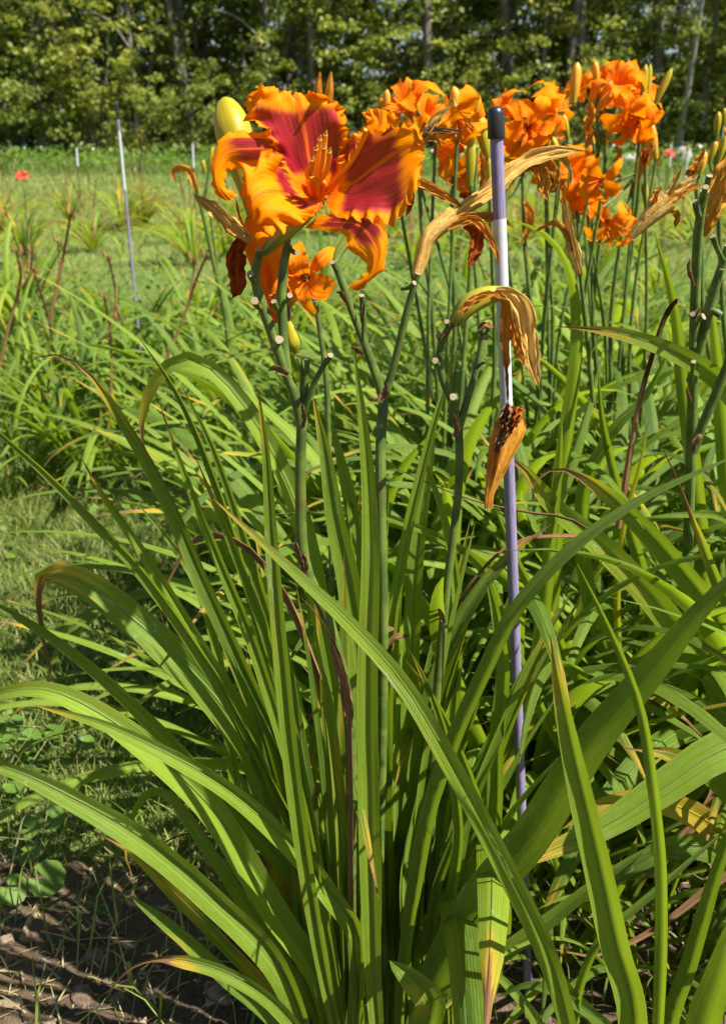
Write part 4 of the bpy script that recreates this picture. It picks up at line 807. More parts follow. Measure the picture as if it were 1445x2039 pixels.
# ------------------------------------------------------------------ the plant at the front right, its blades crossing the picture
fc = np.array([.29, .50, .012])
front = thing('daylily_plant', 'daylily clump in front of the purple stake with long blades crossing it', 'daylily', fc)
for pts, wpx, yt, (dx, dy), kw in [
    ([(1128,2030),(1085,1890),(1000,1715),(905,1535),(805,1365),(700,1245),(560,1115),(424,992)], 48, .50, (-.06, .0), dict(tone=.98, tw=.25, fold=.35, brown=.985)),
    ([(1262,2039),(1225,1880),(1190,1720),(1150,1550),(1118,1400),(1094,1262)], 78, .44, (-.05, -.03), dict(tone=.9, tw=.15, fold=.8, brown=.95)),
    ([(1312,2039),(1318,1760),(1300,1560),(1272,1400),(1212,1252),(1148,1122)], 30, .45, (-.03, -.02), dict(tone=.75, tw=.5, fold=.5)),
    ([(1400,2060),(1430,1950),(1470,1800)], 80, .44, (.0, -.03), dict(tone=.4, tw=.3)),
    ([(1200,2060),(1120,1960),(1075,1860),(1010,1740),(950,1640)], 34, .56, (-.05, .02), dict(tone=.4, tw=.4)),
    ([(1080,2060),(1010,1960),(930,1900)], 30, .58, (-.08, .02), dict(tone=.5, tw=.4)),
    ([(1230,2080),(1150,2000),(1060,1960),(990,1985)], 30, .55, (-.06, .0), dict(tone=.5, tw=.5)),
    ([(1330,2080),(1380,1900),(1440,1700),(1500,1560)], 40, .56, (.02, .02), dict(tone=.15, tw=.4)),
    ([(1150,2090),(1180,1900),(1300,1780),(1460,1640)], 24, .56, (-.02, .02), dict(tone=.3, tw=.6)),
]: traced_leaf(front, pts, wpx, yt, base=fc + [dx, dy, 0], **kw)
rb = np.array([.80, .66, .012])
side = thing('daylily_plant', 'daylily clump beside the front blades with a broad pale leaf across them', 'daylily', rb)
for pts, wpx, yt, (dx, dy), kw in [
    ([(1640,1620),(1540,1490),(1440,1490),(1330,1560),(1210,1640),(1070,1705),(985,1752)], 96, .56, (-.02, .0), dict(tone=.85, tw=.2, fold=.3, brown=.93, yel=.15)),
    ([(1600,1750),(1445,1560),(1330,1500),(1240,1490)], 84, .64, (-.03, .03), dict(tone=.12, tw=.4, fold=.3, brown=.93, yel=.18)),
    ([(1560,1780),(1400,1630),(1280,1590),(1200,1600),(1120,1650)], 70, .66, (-.03, .05), dict(tone=.5, tw=.3, yel=.85, fold=.4)),
    ([(1560,1850),(1445,1700),(1320,1690),(1180,1790)], 80, .66, (-.05, .03), dict(tone=.05, tw=.4)),
    ([(1600,1400),(1520,1240),(1445,1190),(1390,1060),(1350,960),(1308,868)], 34, .70, (.0, .05), dict(tone=.6, tw=.4, brown=.84)),
]: traced_leaf(side, pts, wpx, yt, base=rb + [dx, dy, 0], **kw)
traced_leaf(side, [(1560,1700),(1445,1540),(1420,1600),(1330,1700),(1270,1760)], 60, .68, base=rb + [-.02, .06, 0], mat='brown', name='dead_leaf', tw=.3, fold=.7, crease=.12, wob=.1, brown=1.3)
traced_leaf(side, [(1600,1640),(1445,1740),(1300,1850),(1190,1900),(1100,1890)], 26, .60, base=rb + [-.02, -.02, 0], mat='brown', name='dead_leaf', tw=.4, fold=.9, crease=.12, wob=.1, brown=1.3)
add_leaves(side, 14, .9, 83, spread=.05, az=(-1.2, 2.2))

for x, y, n_, s_, sd_, lb in [(.84, .36, 46, 1.15, 214, 'daylily clump beside the front clump, its blades reaching in over the broad pale leaf'), (1.15, .72, 44, 1.2, 212, 'daylily clump next in the row after the broad pale leaf')]:
    clump(lb, (x, y, .01), n_, s_, sd_, spread=.09)
for px, py, n_, s_, sd_, lb in [(1120, 1890, 40, .62, 221, 'daylily clump growing at the foot of the purple stake'), (1290, 1960, 40, .6, 222, 'low daylily clump under the broad pale leaf'), (1010, 1800, 34, .6, 223, 'daylily clump between the front clump and the stake foot')]:
    g = on_ground(px, py); clump(lb, (g[0], g[1], .01), n_, s_, sd_, spread=.05)
# ------------------------------------------------------------------ the cut-back clump at the right
rc = np.array([.56, .98, .01])
right = thing('daylily_plant', 'daylily clump with thick cut-back green scapes and drooping withered flowers', 'daylily', rc)
for pts, wpx, yt, (dx, dy), kw in [
    ([(1620,1150),(1560,950),(1445,770),(1350,705),(1250,668),(1180,655),(1105,650)], 54, .84, (.02, .0), dict(tone=.85, tw=.25, fold=.35, brown=.94, yel=.12)),
    ([(1120,1400),(1105,1100),(1130,860),(1150,700),(1146,590),(1122,510),(1080,462),(1010,436)], 44, .95, (-.06, .0), dict(tone=.5, tw=.2, fold=.4, tw2=.9)),
    ([(1500,1420),(1440,1250),(1350,1128),(1270,1040),(1190,968),(1115,932),(1072,950),(1055,985)], 54, .80, (.02, -.05), dict(tone=.55, tw=.35, fold=.4, brown=.86, yel=.2)),
    ([(1480,1560),(1425,1345),(1350,1255),(1270,1160),(1190,1080),(1100,1005),(1035,925),(955,880)], 64, .80, (.0, -.06), dict(tone=.9, tw=.2, fold=.35, brown=.9, yel=.2)),
    ([(1040,1600),(1060,1400),(1085,1200),(1098,1060),(1112,940),(1118,828)], 36, .80, (-.06, -.04), dict(tone=.7, tw=.3)),
    ([(1420,1300),(1390,1000),(1360,760),(1340,600),(1302,462)], 40, .98, (.02, .04), dict(tone=.2, tw=.4)),
    ([(1500,1100),(1440,1030),(1350,1025),(1285,1030)], 26, .86, (.0, .0), dict(tone=.6, tw=.3)),
    ([(1130,1500),(1000,1230),(960,1130),(880,1072),(790,1035),(700,1005),(618,990)], 26, .70, (-.10, -.10), dict(tone=.75, tw=.4, brown=.985)),
    ([(1210,1300),(1160,1000),(1220,860),(1285,790),(1330,700)], 38, .95, (-.02, .03), dict(tone=.3, tw=.4)),
    ([(1480,1460),(1445,1380),(1380,1320),(1260,1330),(1150,1400)], 60, .80, (.0, -.06), dict(tone=.5, tw=.4)),
    ([(1350,1500),(1290,1180),(1235,990),(1200,840),(1190,740)], 30, .95, (-.02, .02), dict(tone=.5, tw=.4)),
    ([(1260,1500),(1230,1250),(1240,1060),(1275,920),(1290,840)], 16, .92, (-.02, .02), dict(tone=.5, tw=.4, yel=.8)),
    ([(1480,1300),(1445,900),(1425,700),(1410,560)], 46, 1.0, (.02, .03), dict(tone=.25, tw=.4)),
    ([(1200,1500),(1110,1270),(1030,1120),(985,1010)], 30, .86, (-.04, .0), dict(tone=.8, tw=.4)),
]: traced_leaf(right, pts, wpx, yt, base=rc + [dx, dy, 0], **kw)
add_leaves(right, 46, .95, 31, spread=.08)
Yr = .86
pstem(right, [(1360,1500),(1370,1050),(1375,880),(1380,720),(1384,560),(1390,450),(1402,380)], .95, Yr, 22, 19, base=rc, seed=20, ye=.1, n=34)
pstem(right, [(1378,900),(1400,840),(1430,770),(1460,690)], .88, Yr, 20, 16, seed=21, ye=.2)
pstem(right, [(1376,760),(1395,680),(1420,580),(1450,490)], .88, Yr, 22, 18, seed=22, ye=.1)
pstem(right, [(1378,690),(1385,640),(1400,630)], .87, Yr, 14, 14, seed=23, name='side_branch')
pstem(right, [(1400,670),(1415,620),(1435,628)], .87, Yr, 16, 14, seed=24, name='side_branch')
for p0, p1, y0, y1, wd in [((1398,390),(1412,350),Yr,.85,17), ((1395,410),(1404,372),Yr,.84,16), ((1390,430),(1384,402),Yr,.85,20), ((1375,760),(1380,720),.87,.85,13), ((1420,600),(1436,535),.87,.86,14), ((1385,640),(1378,625),.87,.85,14), ((1440,520),(1418,470),.86,.85,16)]: stub(right, p0, p1, y0, y1, wd)
for pts, wd in [([(1380,900),(1390,872),(1400,868)], 20), ([(1382,570),(1372,530),(1374,515)], 12), ([(1375,800),(1370,780),(1366,770)], 12), ([(1380,640),(1390,620),(1396,612)], 14)]: bract(right, pts, wd, .85)
pstem(right, [(1230,1050),(1268,820),(1300,700),(1328,620),(1345,600)], .90, .88, 13, 9, name='dry_scape', mat='tan', seed=25, mats2='tan'); pstem(right, [(1306,690),(1322,640),(1347,595)], .88, .88, 7, 5, name='dry_scape', mat='tan', seed=26, mats2='tan')
w5 = lump(right, [(1255,472),(1275,450),(1300,425),(1330,400)], [7, 12, 17, 20], .92, .92, 'straw', 'withered_flower', .1, 5, seed=30, lp=(1.3, .2, .2))
for pts, wd, mt in [([(1305,425),(1340,395),(1375,360),(1392,345)], 34, 'straw'), ([(1300,420),(1330,390),(1352,345),(1358,330)], 22, 'straw'), ([(1310,425),(1355,390),(1400,365)], 24, 'straworange'), ([(1300,420),(1305,390),(1318,370)], 26, 'straworange'), ([(1330,420),(1345,430),(1342,455)], 20, 'straworange')]: dry_ribbon(right, pts, wd, .92, .92, mt, tone=.3)
dry_ribbon(right, [(1395,470),(1412,430),(1432,385),(1450,335),(1470,300)], 58, .90, .90, 'straworange', tone=.1, sharp=6, fold=.5)
dry_ribbon(right, [(1155,548),(1146,510),(1136,470),(1128,420),(1122,385)], 34, .93, .93, 'straw', tone=.25, fold=.6)
dry_ribbon(right, [(1140,500),(1125,460),(1105,442),(1085,448),(1062,462)], 20, .93, .93, 'straworange', tone=.4)
pstem(right, [(1180,800),(1165,640),(1154,545)], .95, .93, 9, 8, seed=27)

# ------------------------------------------------------------------ the orange daylilies behind
def petal_local(name, wmax, L, back, seed, mat):
    nu, nv = 20, 11; u = np.linspace(0, 1, nu); v = np.linspace(-1, 1, nv); r = np.random.default_rng(seed); ph = r.uniform(0, 6.28, 4)
    c = crs([[.006, -.012], [.016, .018], [.036, .036], [.060, .036 - back * .3], [.072, .020 - back]], nu) * (L / .075)
    wv = wmax * (.22 + .78 * ss(0, .5, u)) * (1 - u ** 4.5) ** .7 * (1 + .10 * np.sin(u * 31 + ph[1]) * u) + .0008
    X = np.repeat(c[:, :1], nv, 1); Z = np.repeat(c[:, 1:], nv, 1) + .25 * wv[:, None] * np.abs(v)[None] ** 1.6 + .0050 * (np.sin(u[:, None] * 17 + ph[0] + np.sign(v)[None]) + .5 * np.sin(u[:, None] * 39 + ph[2] + 2 * v[None])) * np.abs(v)[None] ** 2 * ss(.2, .6, u)[:, None]
    Yv = wv[:, None] * v[None]
    lf = np.stack([np.repeat(u[:, None], nv, 1), np.repeat(v[None], nu, 0), np.full((nu, nv), r.uniform())], -1)
    return mesh(name, np.stack([X, Yv, Z], -1).reshape(-1, 3), grid_faces(nu, nv), mat, {'lf': lf.reshape(-1, 3)})
def flower_kit(mat):
    z = np.linspace(-.05, .004, 8); v, f, a, _ = tube(np.stack([z * 0, z * 0, z], 1), np.array([.0035, .0042, .0046, .0048, .005, .0055, .0068, .0095]), 10, .05, 3, False)
    tb = mesh('flower', v, f, M['tubegreen'] if mat is not M['pink'] else mat, a)
    s = np.linspace(0, 1, 9); P = np.stack([.004 + .018 * s ** 1.4, .0 * s, -.01 + .065 * s], 1); v, f, a, _ = tube(P, np.linspace(.0011, .0008, 9), 6)
    v2, f2, a2, _ = tube(P[-1] + np.array([[0, 0, -.003], [0, 0, 0], [0, 0, .003]]), np.array([.0006, .0016, .0006]), 6)
    st = mesh('stamen', np.concatenate([v, v2]), f + [[i + len(v) for i in q] for q in f2], [M['filament'], M['anther']], {k: np.concatenate([a[k], a2[k]]) for k in a}, fmat=[0] * len(f) + [1] * len(f2))
    return tb, [petal_local('petal', .025, .073, .016, 1, mat), petal_local('petal', .024, .070, .036, 2, mat)], [petal_local('sepal', .013, .075, .030, 3, mat), petal_local('sepal', .014, .078, .050, 4, mat)], st
KIT = flower_kit(M['plainpetal']); KITP = flower_kit(M['pink'])
def generic_flower(parent, px, py, Yd, axis, s=1.0, kit=None, node=None, seed=0):
    tb, pe, se, st = kit or KIT; c = at(px, py, Yd); r = np.random.default_rng(seed + int(px)); s *= .68
    fo = obj('flower', tb, parent, c - org(parent)); fo.scale = (s, s, s)
    q = Vector(axis).normalized().to_track_quat('Z', 'Y'); fo.rotation_euler = q.to_euler()
    sp_ = r.uniform(0, 2)
    for k in range(6):
        o = obj('petal' if k % 2 else 'sepal', (pe if k % 2 else se)[int(r.integers(2))], fo); o.rotation_euler = (r.normal() * .12, r.normal() * .22, sp_ + k * math.pi / 3 + r.normal() * .1); o.scale = (r.uniform(.85, 1.12), r.uniform(.85, 1.1), 1)
    for k in range(6):
        o = obj('stamen', st, fo); o.rotation_euler = (0, r.normal() * .06, sp_ + .4 + k * 1.05)
    if node is not None:
        e = c - np.array(q @ Vector((0, 0, .048))) * s; nd = np.asarray(node)
        stem(parent, [nd, (nd + e) / 2 + [0, 0, -.006], e], .0026, .0030, 'pedicel', n=9, ns=7)
    return fo
def gbud(parent, p0, p1, wpx, Yd, mat='orangebud', node=None, seed=0):
    (x0, y0), (x1, y1) = p0, p1; L = lambda t: (x0 + (x1 - x0) * t, y0 + (y1 - y0) * t)
    lump(parent, [p0, L(.2), L(.55), L(.85), p1], [wpx * .24, wpx * .33, wpx * .42, wpx * .34, wpx * .08], Yd, Yd, mat, 'bud', .05, 3, ns=14, n=16, seed=seed + int(x0))
    if node is not None:
        e = at(*p0, Yd); nd = np.asarray(node); stem(parent, [nd, (nd + e) / 2 + [0, 0, -.008], e], .0024, .0022, 'pedicel', n=9, ns=7)
def orange_plant(label, px, Yd, nleaf, seed, nodes, flowers, buds, wilted=()):
    loc = np.array([tx(px, Yd), Yd, .01]); loc[0] = (px - CX) / F * (Yd * FWD[1] + H * -FWD[2])
    o = thing('daylily_plant', label, 'daylily', loc, 'orange daylilies in bloom behind the stake'); add_leaves(o, nleaf, 1.0, seed, spread=.09)
    nd = []
    for pts in nodes:
        P = [at(x, y, Yd) for x, y in pts]; nd.append(P[-1]); b = loc + [random.uniform(-.03, .03), random.uniform(-.03, .03), 0]; stem(o, [b, b * .35 + P[0] * .65 + [0, 0, .05]] + P if np.linalg.norm(P[0] - b) > .25 else [b] + P, .0052, .0034, n=24, seed=seed, ye=.1)
    for px_, py_, dY, ax, s, k in flowers: generic_flower(o, px_, py_, Yd + dY, ax, s, node=nd[k], seed=seed)
    for p0, p1, wpx, dY, mt, k in buds: gbud(o, p0, p1, wpx, Yd + dY, mt, nd[k], seed)
    for pts, wpx, mt in wilted: dry_ribbon(o, pts, wpx, Yd - .03, Yd - .03, mt, tone=.3, n=18)
    r = np.random.default_rng(seed * 7)
    for i in range(7 if len(flowers) > 1 else 0):           # crowded stalks with buds, shrivelled blooms and torn petals
        x = px + r.uniform(-130, 110); y = r.uniform(250, 430); dY = r.uniform(-.12, .15); b = loc + [r.uniform(-.06, .06), r.uniform(-.06, .06), 0]; top = at(x, y, Yd + dY)
        stem(o, [b, b * .4 + top * .6 + [r.normal() * .02, 0, .04], top], .0042, .0026, n=18, seed=i, ye=.2, ns=7); k = i % 3
        if k == 0: gbud(o, (x, y), (x + r.uniform(-18, 22), y - r.uniform(45, 75)), r.uniform(14, 20), Yd + dY, ['yellowbud', 'orangebud'][int(r.integers(2))], seed=i)
        elif k == 1: generic_flower(o, x, y - 25, Yd + dY, (r.uniform(-.8, .8), -.6, r.uniform(-.6, .6)), r.uniform(.7, .95), node=top, seed=i)
        else:
            q = r.uniform(-1, 1, 4) * 16; dry_ribbon(o, [(x, y), (x + q[0], y - 25), (x + q[1], y - 45), (x + q[2] * 1.5, y - 62 + q[3])], r.uniform(18, 30), Yd + dY, Yd + dY, 'straworange', tone=.3, n=18)
            dry_ribbon(o, [(x, y - 10), (x - q[0], y - 30), (x + q[3] - 8, y - 22), (x + q[3] - 12, y + 2)], r.uniform(14, 24), Yd + dY, Yd + dY, ['straworange', 'darkred'][i % 2], tone=.3, n=18)
    return o
orange_plant('orange daylily in bloom between the crimson flower and the purple stake', 900, 1.42, 34, 41,
    [[(860,620),(842,480),(832,340)], [(930,620),(938,500),(945,390)], [(905,640),(900,500),(900,380)]],
    [(815,222,.0,(-.35,-.55,.7),1.0,0), (845,240,.08,(.5,-.5,.5),.9,0), (912,296,.0,(-.85,-.45,-.05),1.05,1), (950,310,.1,(.3,-.8,.35),.95,1)],
    [((770,235),(770,178),18,.0,'orangebud',0), ((912,235),(903,172),26,.0,'orangebud',2), ((975,325),(950,222),32,-.02,'yellowbud',1), ((937,330),(955,195),22,.05,'yellowbud',1), ((935,370),(938,275),24,-.05,'yellowbud',1), ((965,390),(985,320),20,.05,'yellowbud',1), ((955,345),(936,215),20,.08,'yellowbud',1)],
    [([(905,228),(918,250),(912,275)], 26, 'straworange'), ([(940,400),(925,385),(912,392)], 30, 'darkred'), ([(960,370),(965,330),(955,300)], 24, 'straworange')])
orange_plant('orange daylily with broad drooping blooms just behind the withered stake flower', 1090, 1.62, 34, 42,
    [[(1060,640),(1045,500),(1040,350)], [(1140,640),(1150,520),(1150,430)], [(1100,640),(1090,480),(1085,340)]],
    [(1020,232,.0,(-.45,-.5,.6),1.0,0), (1050,250,-.05,(.1,-.9,-.1),1.0,0), (1085,222,.0,(.7,-.35,.5),1.1,2), (1040,300,.05,(-.1,-.8,-.35),.9,0), (1135,345,.0,(.25,-.85,.25),1.0,1), (1070,320,.1,(.2,-.8,.2),.9,2), (1150,385,.0,(.1,-.6,-.7),.8,1)],
    [((1090,265),(1086,218),16,.0,'yellowbud',2), ((1103,255),(1101,200),16,.0,'yellowbud',2), ((1130,278),(1121,228),16,.0,'yellowbud',2), ((1005,400),(1025,330),18,.0,'yellowbud',0), ((1130,420),(1118,330),18,.04,'yellowbud',1)],
    [([(1095,300),(1104,318),(1098,345)], 20, 'straworange'), ([(1045,400),(1052,440),(1035,490)], 30, 'straworange'), ([(1100,345),(1118,358),(1110,380)], 22, 'straworange')])
orange_plant('tallest orange daylily, its blooms and spear buds up against the wood', 1215, 1.72, 34, 43,
    [[(1215,640),(1235,480),(1268,330),(1272,270)], [(1180,620),(1200,420),(1205,290)], [(1240,640),(1262,460),(1275,340)]],
    [(1225,172,.0,(-.25,-.55,.75),1.05,1), (1252,178,.04,(.35,-.7,.5),1.05,0), (1250,232,-.03,(.15,-.8,-.35),1.1,0), (1205,440,-.1,(.35,-.75,-.45),.9,2), (1160,182,.1,(-.5,-.4,.5),.8,1), (1282,230,.0,(.6,-.5,-.4),.7,0), (1236,200,.1,(.0,-.8,.3),1.0,1), (1160,395,-.05,(.3,-.8,-.3),.8,2), (1245,460,-.05,(.4,-.7,-.3),.6,2)],
    [((1140,205),(1149,124),26,.0,'orangebud',1), ((1187,170),(1184,122),18,.0,'orangebud',1), ((1278,205),(1285,128),17,.0,'yellowbud',0), ((1285,205),(1294,128),14,.02,'yellowbud',0), ((1303,208),(1337,136),17,.0,'yellowbud',0), ((1172,235),(1188,160),18,.0,'yellowbud',1), ((1185,225),(1218,158),22,.0,'orangebud',1), ((1270,325),(1303,258),18,.0,'orangebud',2), ((1205,290),(1214,250),12,.0,'yellowbud',1), ((1285,410),(1282,360),15,.0,'yellowbud',2)],
    [([(1165,262),(1178,230),(1174,200)], 34, 'straworange'), ([(1195,222),(1205,238),(1228,228)], 14, 'darkred'), ([(1250,262),(1240,245),(1236,232)], 26, 'straworange'), ([(1265,235),(1262,262),(1245,275)], 20, 'darkred'), ([(1190,300),(1186,330),(1190,300)], 14, 'darkred'), ([(1195,450),(1205,400),(1222,352),(1240,355)], 26, 'straworange'), ([(1225,290),(1230,310),(1214,325)], 16, 'straworange'), ([(1290,330),(1300,300),(1310,300)], 14, 'straworange'), ([(1265,372),(1280,320),(1302,262)], 24, 'straworange'), ([(1300,345),(1310,320),(1318,300)], 12, 'straworange'), ([(1210,420),(1196,440),(1188,462)], 22, 'straworange'), ([(1165,245),(1170,270),(1165,295)], 26, 'yellow' if False else 'straworange')])
orange_plant('daylily crowded with upright yellow buds over the cut-back scapes', 1450, 1.35, 40, 44,
    [[(1440,640),(1432,480),(1425,340)], [(1400,640),(1395,480),(1385,370)]],
    [(1480,300,.1,(-.5,-.6,.5),1.0,0)],
    [((1425,270),(1430,222),17,.0,'yellowbud',0), ((1412,320),(1425,280),17,.0,'yellowbud',0), ((1425,330),(1446,268),18,.0,'yellowbud',0), ((1390,350),(1402,300),22,.0,'orangebud',1), ((1440,250),(1442,215),14,.03,'yellowbud',0), ((1455,280),(1452,225),16,.0,'yellowbud',0)],
    [([(1370,360),(1392,320),(1405,292)], 26, 'straworange'), ([(1385,345),(1372,340),(1362,350)], 20, 'straworange')])
orange_plant('small orange daylily flowering low behind the front scapes', 640, 1.12, 22, 45,
    [[(650,760),(640,680),(628,600)]], [(608,552,.0,(-.05,-.9,.25),.95,0)], [])

# ------------------------------------------------------------------ leafy clumps without flowers
for i, (px, Yd, n, s, lb) in enumerate([
    (800, 1.15, 44, 1.15, 'dense green daylily clump close behind the front clump and its three scapes'),
    (1010, 1.12, 46, 1.2, 'green daylily clump directly behind the purple stake'),
    (1250, 1.2, 48, 1.2, 'green daylily clump behind the pale leaning blades right of the stake'),
    (980, 1.9, 46, 1.25, 'green daylily clump under the orange blooms behind the stake cap'),
    (1330, 2.1, 46, 1.25, 'green daylily clump far behind the cut-back scapes under spear buds'),
    (780, 2.1, 40, 1.15, 'green daylily clump under the crimson flower, between weeds and orange plants'),
    (1120, 2.5, 44, 1.25, 'green daylily clump at the back of the orange daylily row'),
    (1520, 1.15, 44, 1.2, 'green daylily clump partly hidden behind the cut-back scapes'),
    (900, 1.5, 46, 1.3, 'green daylily clump between the stake and the low orange flower'), (1130, 1.6, 48, 1.35, 'green daylily clump below the drooping orange blooms'),
    (1400, 1.65, 46, 1.3, 'green daylily clump between the cut-back scapes and the upright buds'), (1230, 2.9, 42, 1.25, 'green daylily clump at the far end of the orange row by the lawn'),
    (930, 3.0, 42, 1.2, 'green daylily clump seen low between orange flowers and lawn'), (1450, 2.8, 42, 1.25, 'green daylily clump near the lawn behind the upright yellow buds'), (700, 1.6, 40, 1.1, 'green daylily clump right behind the bright middle blade'), (1080, 3.6, 40, 1.2, 'green daylily clump by the lawn beyond the stake')]):
    x = (px - CX) / F * (Yd * FWD[1] + H * -FWD[2]); clump(lb, (x, Yd, .01), n + 10, s, 60 + i, spread=.12, ws=1.45)
# left bed: clumps with dry scapes
def left_clump(lb, px, py, n, s, seed, stalks=(), Yo=0):
    g = on_ground(px, py); o = clump(lb, g, n + 12, s * 1.08, seed, spread=.07, ws=1.75)
    for pts, wpx in stalks: pstem(o, pts, g[1], g[1] + Yo, wpx * .75, wpx * .45, name='dry_scape', mat='tan', seed=seed, mats2='tan', n=16, ns=8)
    for pts, wpx in stalks:                                  # seed knobs at the ends
        for k in range(2):
            ex, ey = pts[-1]; x0, y0 = ex + (k * 2 - 1) * 4, ey + 9 * k + 3; lump(o, [(x0, y0), (x0 + 3 * (k * 2 - 1), y0 - 8), (x0 + 5 * (k * 2 - 1), y0 - 18)], [1.6, 2.8, 1], g[1], g[1], 'tan', 'seed_knob', .15, 4, ns=8, n=7, seed=int(ex) + k)
    return o
left_clump('yellow-green daylily clump with bare forked dry stalk beside the path', 190, 950, 38, .8, 80, [([(212,905),(222,760),(220,660),(207,590)], 9), ([(219,660),(231,600),(224,545),(214,510)], 8), ([(231,600),(238,635)], 7)])
left_clump('daylily clump with two tall crossing dry stalks in the left bed', 120, 880, 36, .8, 81, [([(140,880),(112,740),(98,640),(66,535)], 9), ([(98,640),(120,545),(142,425)], 10), ([(120,545),(116,480)], 6), ([(66,535),(50,500)], 6)])
left_clump('daylily clump with leaning dry stalk and seed knobs beside the lilac stake', 345, 880, 36, .78, 82, [([(330,720),(365,635),(390,560),(412,508)], 10), ([(378,590),(386,540),(384,515)], 7), ([(395,545),(408,520),(425,505)], 6)])
left_clump('daylily clump with an orange-brown dry stalk at the far left of the bed', -10, 900, 34, .8, 83, [([(-5,760),(18,650),(42,555),(33,500)], 10), ([(40,575),(60,545),(65,500)], 7)])
for i, (px, py, n, s, lb) in enumerate([(470, 900, 36, .85, 'green daylily clump between the front clump and the leaning dry stalk'), (40, 690, 44, 1.0, 'bright yellow-green daylily clump at the back of the left bed'),
        (250, 760, 32, .75, 'small green daylily clump at the foot of the lilac stake'), (420, 720, 34, .8, 'green daylily clump behind the lilac stake'), (560, 800, 38, .9, 'green daylily clump showing between the front scapes'), (640, 700, 36, .9, 'green daylily clump behind the low orange flower'), (20, 1000, 30, .6, 'daylily clump drooping onto the mown path'), (310, 960, 30, .65, 'small daylily clump at the path edge under arching front blades')]):
    left_clump(lb, px, py, n, s, 90 + i)
# daylily with the curled withered flower
g = on_ground(470, 1040); cw = clump('slender daylily with a curled withered flower held over the lawn', g, 16, .7, 120)
pstem(cw, [(465,860),(450,640),(425,520),(405,430),(392,380)], g[1], g[1] - .05, 11, 8, seed=40); pstem(cw, [(403,425),(412,370),(420,320)], g[1], g[1], 7, 6, seed=41, name='side_branch'); pstem(cw, [(440,580),(425,470),(418,420)], g[1], g[1], 7, 6, seed=42, name='side_branch')
gbud(cw, (416,335), (424,292), 12, g[1], 'yellowbud'); gbud(cw, (408,345), (404,318), 10, g[1], 'yellowbud')
dry_ribbon(cw, [(393,382),(378,340),(356,333),(342,345),(352,366)], 22, g[1] - .05, g[1] - .05, 'straworange', tone=.3, fold=.8)

# far bed: small clumps, leaves too fine to tell apart
def small_clump(lb, x, y, s, seed, n=34, stalks=2, flower_kit_=None):
    r = np.random.default_rng(seed); o = thing('daylily_plant', lb, 'daylily', (x, y, float(zg(y))), 'small daylilies in the far bed'); Vs, Fs, A, B, k = [], [], [], [], 0
    for i in range(n):
        a = r.uniform(0, 6.28); L = r.uniform(.35, .6) * s; th = r.uniform(.1, .8) + r.uniform(.9, 2.6) * np.linspace(0, 1, 9) ** 1.7; st = L / 8
        P = np.stack([np.cumsum(np.sin(th)) * st * math.cos(a), np.cumsum(np.sin(th)) * st * math.sin(a), np.cumsum(np.cos(th)) * st], 1) - [0, 0, .03]
        S = np.tile([-math.sin(a), math.cos(a), 0], (9, 1)); N = nrm(np.cross(S, nrm(np.gradient(P, axis=0))))
        v, f, at_ = ribbon(P, .026 * prof(np.linspace(0, 1, 9)) + .001, S, N, .4, 3, 0, seed * 100 + i, (r.choice([.35, .6, .85, 1.2]), r.choice([.05, .15, .3, .45]), r.uniform(.3, 1)))
        Vs.append(v); Fs.append(f + k); k += len(v); A.append(at_['lf']); B.append(at_['lp'])
    kind(obj('foliage', mesh('foliage', np.concatenate(Vs), np.concatenate(Fs), M['leaf'], {'lf': np.concatenate(A), 'lp': np.concatenate(B)}), o), 'stuff')
    for i in range(stalks):
        d = r.normal(size=2) * .10; hh = r.uniform(.45, .8) * s; P = crs([[0, 0, 0], [d[0] * .4, d[1] * .4, hh * .6], [d[0], d[1], hh]], 9)
        v, f, at_, fm = tube(P, np.linspace(.006, .003, 9), 6); obj('dry_scape', mesh('dry_scape', v, f, M['tan'], at_), o)
    return o
farlab = ['straw-tipped daylily clump in the far bed', 'drying yellowish daylily clump in the far bed']
r = np.random.default_rng(9)
for i in range(34):
    Yd = r.uniform(6.8, 10.5); px = -80 + i * 48 + r.uniform(-30, 30)
    mk = mark(tx(px, Yd), Yd); small_clump(farlab[i % 2] + (' ' + mk.replace('beyond', 'near').replace('behind', 'past') if mk else ''), tx(px, Yd), Yd, r.uniform(.95, 1.5), 300 + i, stalks=int(r.integers(1, 4)))
for px, py, Yd, lb in [(45, 352, 4.6, 'daylily with a single coral pink flower beyond the left bed'), (1330, 310, 5.2, 'daylily with a coral red flower by the thin lawn stakes')]:
    o = small_clump(lb, tx(px, Yd), Yd, 1.0, 330 + px, stalks=1); del o['group']; c = at(px, py, Yd)
    stem(o, [org(o), (org(o) + c) / 2, c - [0, 0, .05]], .005, .004, n=10, ns=7); generic_flower(o, px, py, Yd, (.2, -.7, .5), .75, KITP, seed=3)

